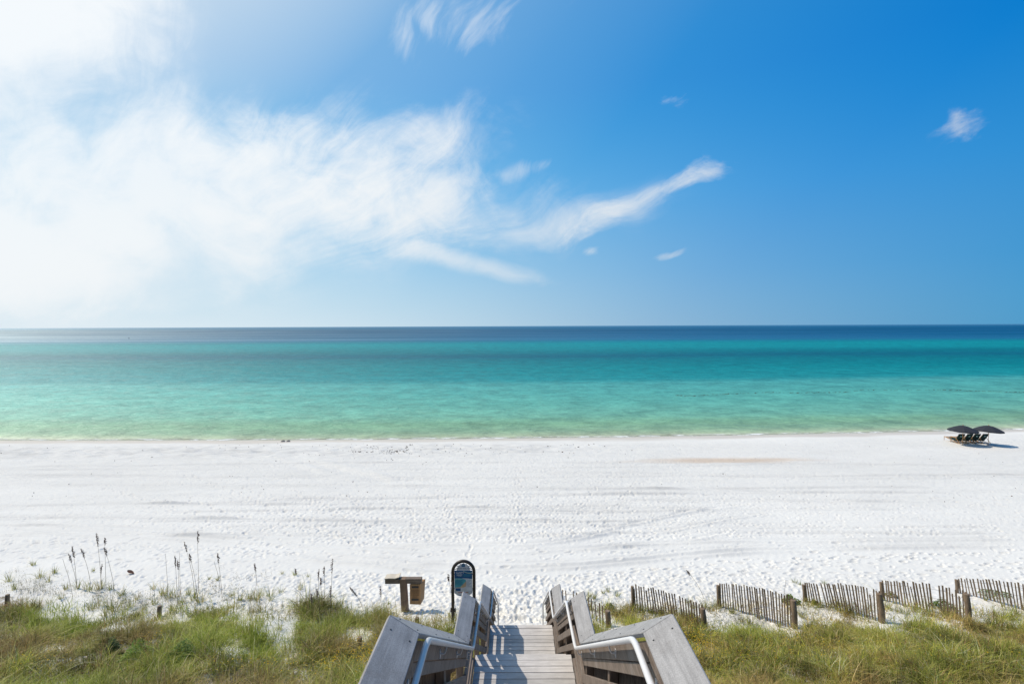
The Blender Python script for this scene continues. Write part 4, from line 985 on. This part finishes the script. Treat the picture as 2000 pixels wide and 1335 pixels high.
TR = [(1150,1164,.35),(1143,1172,.35),(1160,1168,.3),(1178,1158,.2),(1188,1155,.25),(1206,1164,.3),(1155,1190,.4),(1195,1196,.45),(1215,1200,.4),(1238,1196,.45),(1252,1198,.45),(1272,1196,.4),(1290,1198,.35),(1345,1178,.3),(1352,1186,.35),(1375,1188,.45),(1388,1190,.45),(1395,1186,.3),
      (1402,1190,.4),(1430,1196,.4),(1448,1212,.35),(1465,1218,.4),(1520,1222,.3),(1565,1205,.35),(1552,1138,.28),(1562,1142,.25),(1575,1182,.3),(1598,1186,.35),(1625,1190,.45),(1640,1194,.4),(1660,1198,.4),(1610,1140,.22),(1735,1188,.45),(1755,1196,.45),(1770,1198,.5),(1790,1194,.45),(1815,1202,.4),(1850,1208,.4),(1925,1172,.2),(1945,1202,.4),(1985,1200,.4),(1960,1208,.35)]
for i, (x, y, sz) in enumerate(TR):
    tuft(x, y, sz, int(RNG.uniform(24, 48) * (0.6 + sz)), 'loose tuft of beach grass by the picket fence right of the stairs', 'grass tufts along the picket fence', RNG.uniform(.2, 1.0), 0.22)

# sea oats: tall stalks with drooping brown seed heads
M_STALK = simple('sea_oat_stalk', (0.20, 0.15, 0.085), 0.8, 0, .2, 6)
M_SEED = simple('sea_oat_seed', (0.135, 0.085, 0.062), 0.85, 0, .35, 30)
def oats(stalks, lab):
    b0 = on_ground(stalks[0][2], stalks[0][3])
    root = empty('sea_oats', tuple(b0), lab, 'sea oats', 'sea oats with brown seed heads')
    def fix(o): o.parent = root; o.matrix_parent_inverse = Matrix.Translation(-Vector(root.location)); return o
    rr = random.Random(int(stalks[0][0]))
    for (tx, ty, bx, by, hl) in stalks:
        B = on_ground(bx, by); T = at_depth(tx, ty, B.y); k = B.y/1000
        d = T - B; pts = []
        for i in range(9):
            t = i/8; pts.append(B + Vector((d.x*(t**1.5), rr.uniform(-.01, .01)*t, d.z*t + (0.03*math.sin(math.pi*t) if abs(d.x) > .15 else 0))) - Vector((0, 0, 0.06*(1-t))))
        fix(MB().tube(pts, [0.0065 - 0.003*i/8 for i in range(9)], 5).build('stem', M_STALK))
        if hl <= 0: continue
        # seed head: spikelets hanging along the last stretch of the stem
        mb = MB(); Lh = hl*k; n = int(12 + hl*1.0); side = 1 if d.x <= 0 else -1
        axis = (pts[-1]-pts[-3]).normalized(); Lt = d.length
        for i in range(n):
            f = i/(n-1); p = pts[-1] - axis*Lh*f
            ang = rr.uniform(0, 6.28); o = Vector((math.cos(ang)*0.6 + side*0.55, math.sin(ang)*0.6, -0.55)).normalized()
            l = rr.uniform(.055, .085)*(0.55 + 0.6*math.sin(math.pi*min(1, 0.15+f*0.85))); c = p + o*l*0.3; e = p + o*l
            w = l*0.20; a = o.cross(Vector((0, 0, 1))).normalized()*w; q = o.cross(a).normalized()*w*0.5
            m_ = p.lerp(e, .55)
            mb.add([p, m_+a, m_+q, m_-a, m_-q, e], [(0,1,2),(0,2,3),(0,3,4),(0,4,1),(5,2,1),(5,3,2),(5,4,3),(5,1,4)])
        fix(mb.build('seed_head', M_SEED))
oats([(188,1040,198,1148,26),(204,1049,207,1148,14),(203,1068,224,1160,17),(141,1065,150,1148,24),(133,1080,150,1146,18),(158,1070,178,1148,20),(200,1100,196,1146,18),(122,1090,143,1176,0)], 'tall sea oats clump at the left with seven brown seed heads')
oats([(385.5,1036,388,1156,24),(359,1057,379,1150,20),(369,1080,386,1170,16),(341,1084,347,1180,22),(347,1093,350,1172,18),(323,1080,328,1165,0),(350,1078,352,1160,0)], 'sea oats clump around the tallest thin stalk, second from the left')
oats([(424,1079,434,1172,18),(418,1095,430,1150,0)], 'single sea oats stalk right of the tallest clump, its striped head leaning left')
oats([(496,1099,502,1142,16)], 'small sea oats stalk alone above the middle grass tufts')
oats([(576,1108,578,1124,12)], 'shortest dry sea oats sprig alone on the sand')
oats([(650,1090,646,1196,28),(634,1105,633,1196,18),(623,1110,622,1160,22),(625,1127,630,1195,14),(618,1148,626,1210,18),(606,1157,612,1214,18),(647,1143,645,1196,22)], 'sea oats clump with seven heads rising from the dense tufts left of the timber post')
oats([(683,1145,710,1192,22)], 'sea oats stalk bent left, next to the stair railing grass')
oats([(744,1143,744,1194,20)], 'upright sea oats stalk just left of the timber post')
oats([(874,1120,892,1240,14),(881,1132,894,1240,18)], 'thin sea oats leaning across the left tube of the safety sign')
oats([(1340,1112,1377,1176,14)], 'lone sea oats stalk leaning far left above the picket fence')
oats([(1535,1132,1530,1178,0),(1500,1160,1498,1180,0)], 'bare pale stalks above the vine on the picket fence')

# leafy plants: small rounded leaves on short stems
def leaves_at(P3, size, cols, flat=0.5):
    n = len(P3); az = RNG.uniform(0, 6.28, n); ti = RNG.normal(0, flat, n); tj = RNG.normal(0, flat, n)
    u = np.stack([np.cos(az), np.sin(az), ti*0.6], 1); v = np.stack([-np.sin(az), np.cos(az), tj*0.6], 1)
    s = (size*RNG.uniform(.6, 1.2, n))[:, None]
    V = np.stack([P3 - u*s, P3 - v*s*0.62, P3 + u*s, P3 + v*s*0.62], 1).reshape(-1, 3)
    Q = np.arange(n*4).reshape(n, 4); return V, Q, np.repeat(cols, 4, 0)
def shrub(px, py, w, h, n, lab, cat='plant', name='leafy_plant', col=(0.19, 0.30, 0.04), size=0.026, group=None):
    p = on_ground(px, py)
    th = RNG.uniform(0, 6.28, n); r = np.sqrt(RNG.random(n)); k = 0.7 + 0.5*vnoise(np.cos(th)*3+px, np.sin(th)*3, 0.8, 91)
    x = w*r*np.cos(th)*k; y = w*0.7*r*np.sin(th)*k; g0 = ground(p.x+x, p.y+y) - p.z
    z = g0 + h*(1-r**2)*RNG.uniform(.25, 1.0, n)*(0.8+0.8*vnoise(x*4+px, y*4, .8, 92)) + 0.02
    c = np.array(col)*RNG.uniform(.6, 1.45, (n, 1)); c[:, 0] *= RNG.uniform(.8, 1.3, n)
    parts = [leaves_at(np.stack([x, y, z], 1), size, c)]
    m = max(8, n//14); ii = RNG.integers(0, n, m)
    parts.append(blades(np.stack([x[ii]*.5, y[ii]*.5, g0[ii]-.02], 1), np.maximum(z[ii]-g0[ii], .05)*1.1, np.full(m, .3), th[ii], np.full(m, .006), np.tile([[.12,.11,.05]], (m, 1))))
    V, Q, C = merge(parts); o = link(name, np_mesh(name, V, Q, M_LEAF, False, C)); o.location = p; tag(o, lab, cat, group)
shrub(270, 1292, .70, .58, 2600, 'bright green leafy bush in the dense grass at the lower left')
shrub(352, 1288, .75, .52, 2400, 'green leafy bush right of the bright one, at the edge of a dark hollow', col=(.13,.21,.045))
shrub(222, 1276, .28, .50, 700, 'small upright green plant beside the sandy patch at lower left', col=(.09,.16,.05))
shrub(1190, 1186, .22, .22, 260, 'small vine plant on sand behind the right railing', col=(.13,.18,.04), size=.026)
shrub(1545, 1176, .42, .30, 420, 'green vine with broad leaves climbing the second picket panel', col=(.14,.23,.03), size=.034)
shrub(1590, 1178, .17, .14, 420, 'low vine runner on sand between the second and third picket panels', col=(.16,.22,.03), size=.03)
shrub(1840, 1185, .55, .32, 520, 'leafy vine behind the right half of the fifth picket panel', col=(.12,.18,.03), size=.03)
shrub(1940, 1160, .75, .12, 380, 'low green vine patch behind the farthest right picket panel', col=(.15,.2,.035), size=.03)
shrub(1740, 1165, .3, .22, 200, 'yellowish vine at the left post of the fifth picket panel', col=(.24,.22,.04), size=.03)
shrub(410, 1196, .35, .28, 260, 'yellow green sprig cluster on sand below the single sea oats stalk', col=(.20,.20,.045), size=.02)
# scattered sprigs with little yellow-green leaves on bare sand
def ground_cover():
    parts = []
    for (cx, cy, rx, ry, n) in ((70,1150,70,26,500),(250,1180,70,24,420),(440,1160,70,30,380),(520,1200,90,26,420),(620,1215,60,30,360),(690,1215,40,24,240),(1200,1192,60,14,300),(1300,1200,60,14,260),(1440,1215,60,14,260),(1660,1200,60,12,260),(1800,1200,60,12,260),(1950,1206,60,12,240),(200,1165,60,22,300),(330,1185,60,22,400)):
        for _ in range(n//6):
            q = on_ground(cx + random.gauss(0, rx*.5), cy + random.gauss(0, ry*.5))
            if abs(q.x - XC) < 1.05: continue
            m = random.randint(6, 14); L = random.uniform(.06, .2)
            P3 = np.stack([q.x + RNG.normal(0, L, m), q.y + RNG.normal(0, L*.7, m), np.zeros(m)], 1); P3[:, 2] = ground(P3[:,0], P3[:,1]) + RNG.uniform(.01, .20, m)
            c = np.array(random.choice([(.15,.17,.04), (.22,.20,.05), (.10,.13,.04), (.26,.20,.09)]))*RNG.uniform(.7, 1.3, (m, 1))
            parts.append(leaves_at(P3, .016, c, .7))
            parts.append(blades(np.stack([P3[:,0], P3[:,1], ground(P3[:,0], P3[:,1])-.01], 1), np.maximum(P3[:,2]-ground(P3[:,0], P3[:,1]), .03), np.full(m, .2), RNG.uniform(0, 6.28, m), np.full(m, .005), np.tile([[.16,.13,.07]], (m, 1))))
    V, Q, C = merge(parts); o = link('ground_cover', np_mesh('ground_cover', V, Q, M_LEAF, False, C)); tag(o, 'thin scattered leafy sprigs creeping over the white dune sand', 'ground cover', None, 'stuff')
ground_cover()
def wildflowers():
    parts = []
    spots = [(720,1300,50,40,330),(660,1310,60,24,160),(1360,1270,40,40,260),(1420,1290,80,30,120),(500,1320,90,14,90),(80,1312,60,10,60),(1700,1290,260,40,120),(300,1270,60,20,70),(1560,1270,100,30,70),(340,1175,40,20,30)]
    for (cx, cy, rx, ry, n) in spots:
        X, Y = [], []
        for _ in range(n):
            q = on_ground(cx + random.gauss(0, rx*.55), cy + random.gauss(0, ry*.55))
            if abs(q.x - XC) > 1.1: X.append(q.x); Y.append(q.y)
        X = np.array(X); Y = np.array(Y)
        if not len(X): continue
        Z = ground(X, Y) + RNG.uniform(.22, .46, len(X))
        c = np.array([.75, .50, .02])*RNG.uniform(.75, 1.15, (len(X), 1))
        parts.append(leaves_at(np.stack([X, Y, Z], 1), .020, c, .4))
    V, Q, C = merge(parts); o = link('wildflowers', np_mesh('wildflowers', V, Q, M_LEAF, False, C)); tag(o, 'tiny yellow wildflowers dotted through the dune grass', 'flowers', None, 'stuff')
wildflowers()

# ------------------------------------------------------------------ flotsam, weed, far things
def debris():
    mb = MB(); rr = random.Random(12); 
    def bit(px, py, s):
        p = on_ground(px, py); a = rr.uniform(0, 6.28); d = Vector((math.cos(a), math.sin(a)*0.6, 0.15))*s; n = Vector((-d.y, d.x, 0)).normalized()*s*0.35; z = Vector((0, 0, s*0.3 + 0.02))
        mb.add([p-d, p+n, p+d, p-n, p+z+d*0.2, p-z], [(0,1,4),(1,2,4),(2,3,4),(3,0,4),(1,0,5),(2,1,5),(3,2,5),(0,3,5)])
    for _ in range(190):
        x = rr.gauss(760, 230); bit(x, 866 + abs(rr.gauss(0, 16)), rr.uniform(.04, .12))
    for _ in range(60): bit(rr.uniform(680, 800), rr.gauss(881, 3), rr.uniform(.05, .14))
    for _ in range(120): bit(rr.uniform(0, 2000), rr.uniform(866, 980), rr.uniform(.03, .07))
    o = mb.build('beach_wrack', simple('dry_weed', (0.16, 0.125, 0.10), 0.9, 0, .4, 3)); tag(o, 'dark flecks of dried weed and shell strewn along the upper beach', 'seaweed', None, 'stuff')
debris()
def weed_line():
    mb = MB(); rr = random.Random(6)
    pts = [(1320,772),(1350,773),(1400,770),(1450,768),(1500,766),(1560,767),(1640,766),(1690,761),(1760,762),(1840,761),(1900,763),(1960,765),(2010,766)]
    for (a, b) in zip(pts[:-1], pts[1:]):
        n = 24
        for i in range(n):
            if rr.random() < (0.45 if a[0] < 1800 and not 1530 < a[0] < 1640 else 0.12): continue
            t = i/n; px = a[0]+(b[0]-a[0])*t; py = a[1]+(b[1]-a[1])*t; u, v = px2ray(px, py); yv = CAM_Z/(-v)
            x = u*yv; y = yv + rr.gauss(0, .25); l = rr.uniform(.12, .45); w = rr.uniform(.08, .2)
            mb.add([(x-l, y, -.02), (x, y-w, -.02), (x+l, y, -.02), (x, y+w, -.02), (x, y, .05)], [(0,1,4),(1,2,4),(2,3,4),(3,0,4),(3,2,1,0)])
    o = mb.build('seaweed_line', simple('floating_weed', (0.055, 0.060, 0.035), 0.8, 0, .3, 2)); tag(o, 'thin broken line of dark seaweed floating in the shallows', 'seaweed', None, 'stuff')
weed_line()
M_WETSAND = simple('wet_sand_lump', (0.30, 0.27, 0.245), 0.9, 0, .3, 8, 0.5)
for (x, y, sx, lab) in ((553, 862, .20, 'small grey lump on the wet sand at the waterline, left one of two'), (563, 862, .17, 'small grey lump on the wet sand at the waterline, right one of two')):
    p = on_ground(x, y); bm = bmesh.new(); bmesh.ops.create_icosphere(bm, subdivisions=3, radius=1)
    for v in bm.verts:
        k = 1 + 0.5*float(vnoise(np.array(v.co.x*2+x), np.array(v.co.y*2+v.co.z), .6, 5)); v.co = Vector((v.co.x*sx*k, v.co.y*sx*.8*k, max(-.05, v.co.z*.15*k)))
    me = bpy.data.meshes.new('sand_mound'); bm.to_mesh(me); bm.free(); me.materials.append(M_WETSAND)
    o = link('sand_mound', me); o.location = p; tag(o, lab, 'sand lump', 'grey lumps at the waterline')
# brown dried leaf on the sand
def dry_leaf():
    p = on_ground(255, 1119); mb = MB(); n = 9; up = []
    for i in range(n):
        t = i/(n-1); w = 0.075*math.sin(math.pi*t)**0.8 + 0.004; x = -0.13 + 0.26*t; z = 0.05*math.cos(3*t) + 0.05
        up.append((x, w, z)); 
    vs = [(x, -w, z+0.03*math.sin(5*x)) for x, w, z in up] + [(x, 0, z-0.02) for x, w, z in up] + [(x, w, z+0.02) for x, w, z in up]
    fs = [(i, i+1, n+i+1, n+i) for i in range(n-1)] + [(n+i, n+i+1, 2*n+i+1, 2*n+i) for i in range(n-1)]
    lo = [(x, y, z-0.004) for x, y, z in vs]; o_ = len(vs)
    mb.add(vs+lo, fs + [tuple(k+o_ for k in f)[::-1] for f in fs])
    o = mb.build('dry_leaf', simple('brown_leaf', (0.16, 0.075, 0.045), 0.8)); o.location = p; tag(o, 'curled brown dry leaf on bare sand right of the first sea oats clump', 'leaf')
dry_leaf()
# person standing on a paddle board far out
def paddler():
    u, v = px2ray(252, 661.5); Y = CAM_Z/(-v); x = u*Y
    bd = MB(); n = 14
    top = [(1.65*math.cos(2*math.pi*k/n)*1.0, 0.40*math.sin(2*math.pi*k/n), .09) for k in range(n)]
    bd.hexa([Vector((a*.96, b*.9, -.03)) for a, b, c in top], [Vector(p) for p in top])
    b = bd.build('paddle_board', simple('board_foam', (0.55, 0.60, 0.62), 0.4)); b.location = (x, Y, 0); tag(b, 'pale paddle board far out on the water under a standing person', 'paddle board')
    # body: skinned chain, one continuous surface
    J = {'pel': (0,0,.98,.14), 'wai': (0,0,1.15,.125), 'che': (0,0,1.38,.155), 'nec': (0,0,1.52,.06), 'hd0': (0,0,1.60,.085), 'hd1': (0,0,1.72,.10), 'hd2': (0,0,1.80,.06),
         'hl': (-.11,0,.90,.09), 'kl': (-.16,.03,.52,.065), 'al': (-.18,0,.12,.045), 'tl': (-.17,-.14,.10,.035), 'hr': (.11,0,.90,.09), 'kr': (.16,.03,.52,.065), 'ar': (.18,0,.12,.045), 'tr': (.17,-.14,.10,.035),
         'sl': (-.20,0,1.43,.065), 'el': (-.30,-.10,1.16,.045), 'wl': (-.05,-.26,1.22,.032), 'sr': (.20,0,1.43,.065), 'er': (.36,-.10,1.20,.045), 'wr': (.32,-.30,1.02,.032)}
    E = [('pel','wai'),('wai','che'),('che','nec'),('nec','hd0'),('hd0','hd1'),('hd1','hd2'),('pel','hl'),('hl','kl'),('kl','al'),('al','tl'),('pel','hr'),('hr','kr'),('kr','ar'),('ar','tr'),('che','sl'),('sl','el'),('el','wl'),('che','sr'),('sr','er'),('er','wr')]
    ks = list(J); me = bpy.data.meshes.new('person'); me.from_pydata([J[k][:3] for k in ks], [(ks.index(a), ks.index(b_)) for a, b_ in E], [])
    o = link('person', me); o.location = (x, Y, 0.0)
    sk = o.modifiers.new('skin', 'SKIN'); ss = o.modifiers.new('sub', 'SUBSURF'); ss.levels = ss.render_levels = 2
    for i, k in enumerate(ks): me.skin_vertices[0].data[i].radius = (J[k][3], J[k][3])
    me.skin_vertices[0].data[0].use_root = True
    dg = bpy.context.evaluated_depsgraph_get(); m2 = bpy.data.meshes.new_from_object(o.evaluated_get(dg)); o.modifiers.clear(); o.data = m2
    m2.materials.append(simple('dark_wetsuit', (0.03, 0.035, 0.045), 0.7)); tag(o, 'person in dark clothing standing on a board far out at the left', 'person')
    pd = MB().tube([(.36, -.34, 1.6), (.18, -.32, 1.12), (-.22, -.42, .10)], .018, 6); pd.hexa([Vector((-.30,-.43,.12)), Vector((-.15,-.43,.12)), Vector((-.20,-.43,-.25)), Vector((-.34,-.43,-.25))], [Vector((-.30,-.45,.12)), Vector((-.15,-.45,.12)), Vector((-.20,-.45,-.25)), Vector((-.34,-.45,-.25))])
    p = pd.build('paddle', M_BLACK); p.location = (x, Y, 0); tag(p, 'dark paddle held by the person standing far out on the water', 'paddle')
paddler()
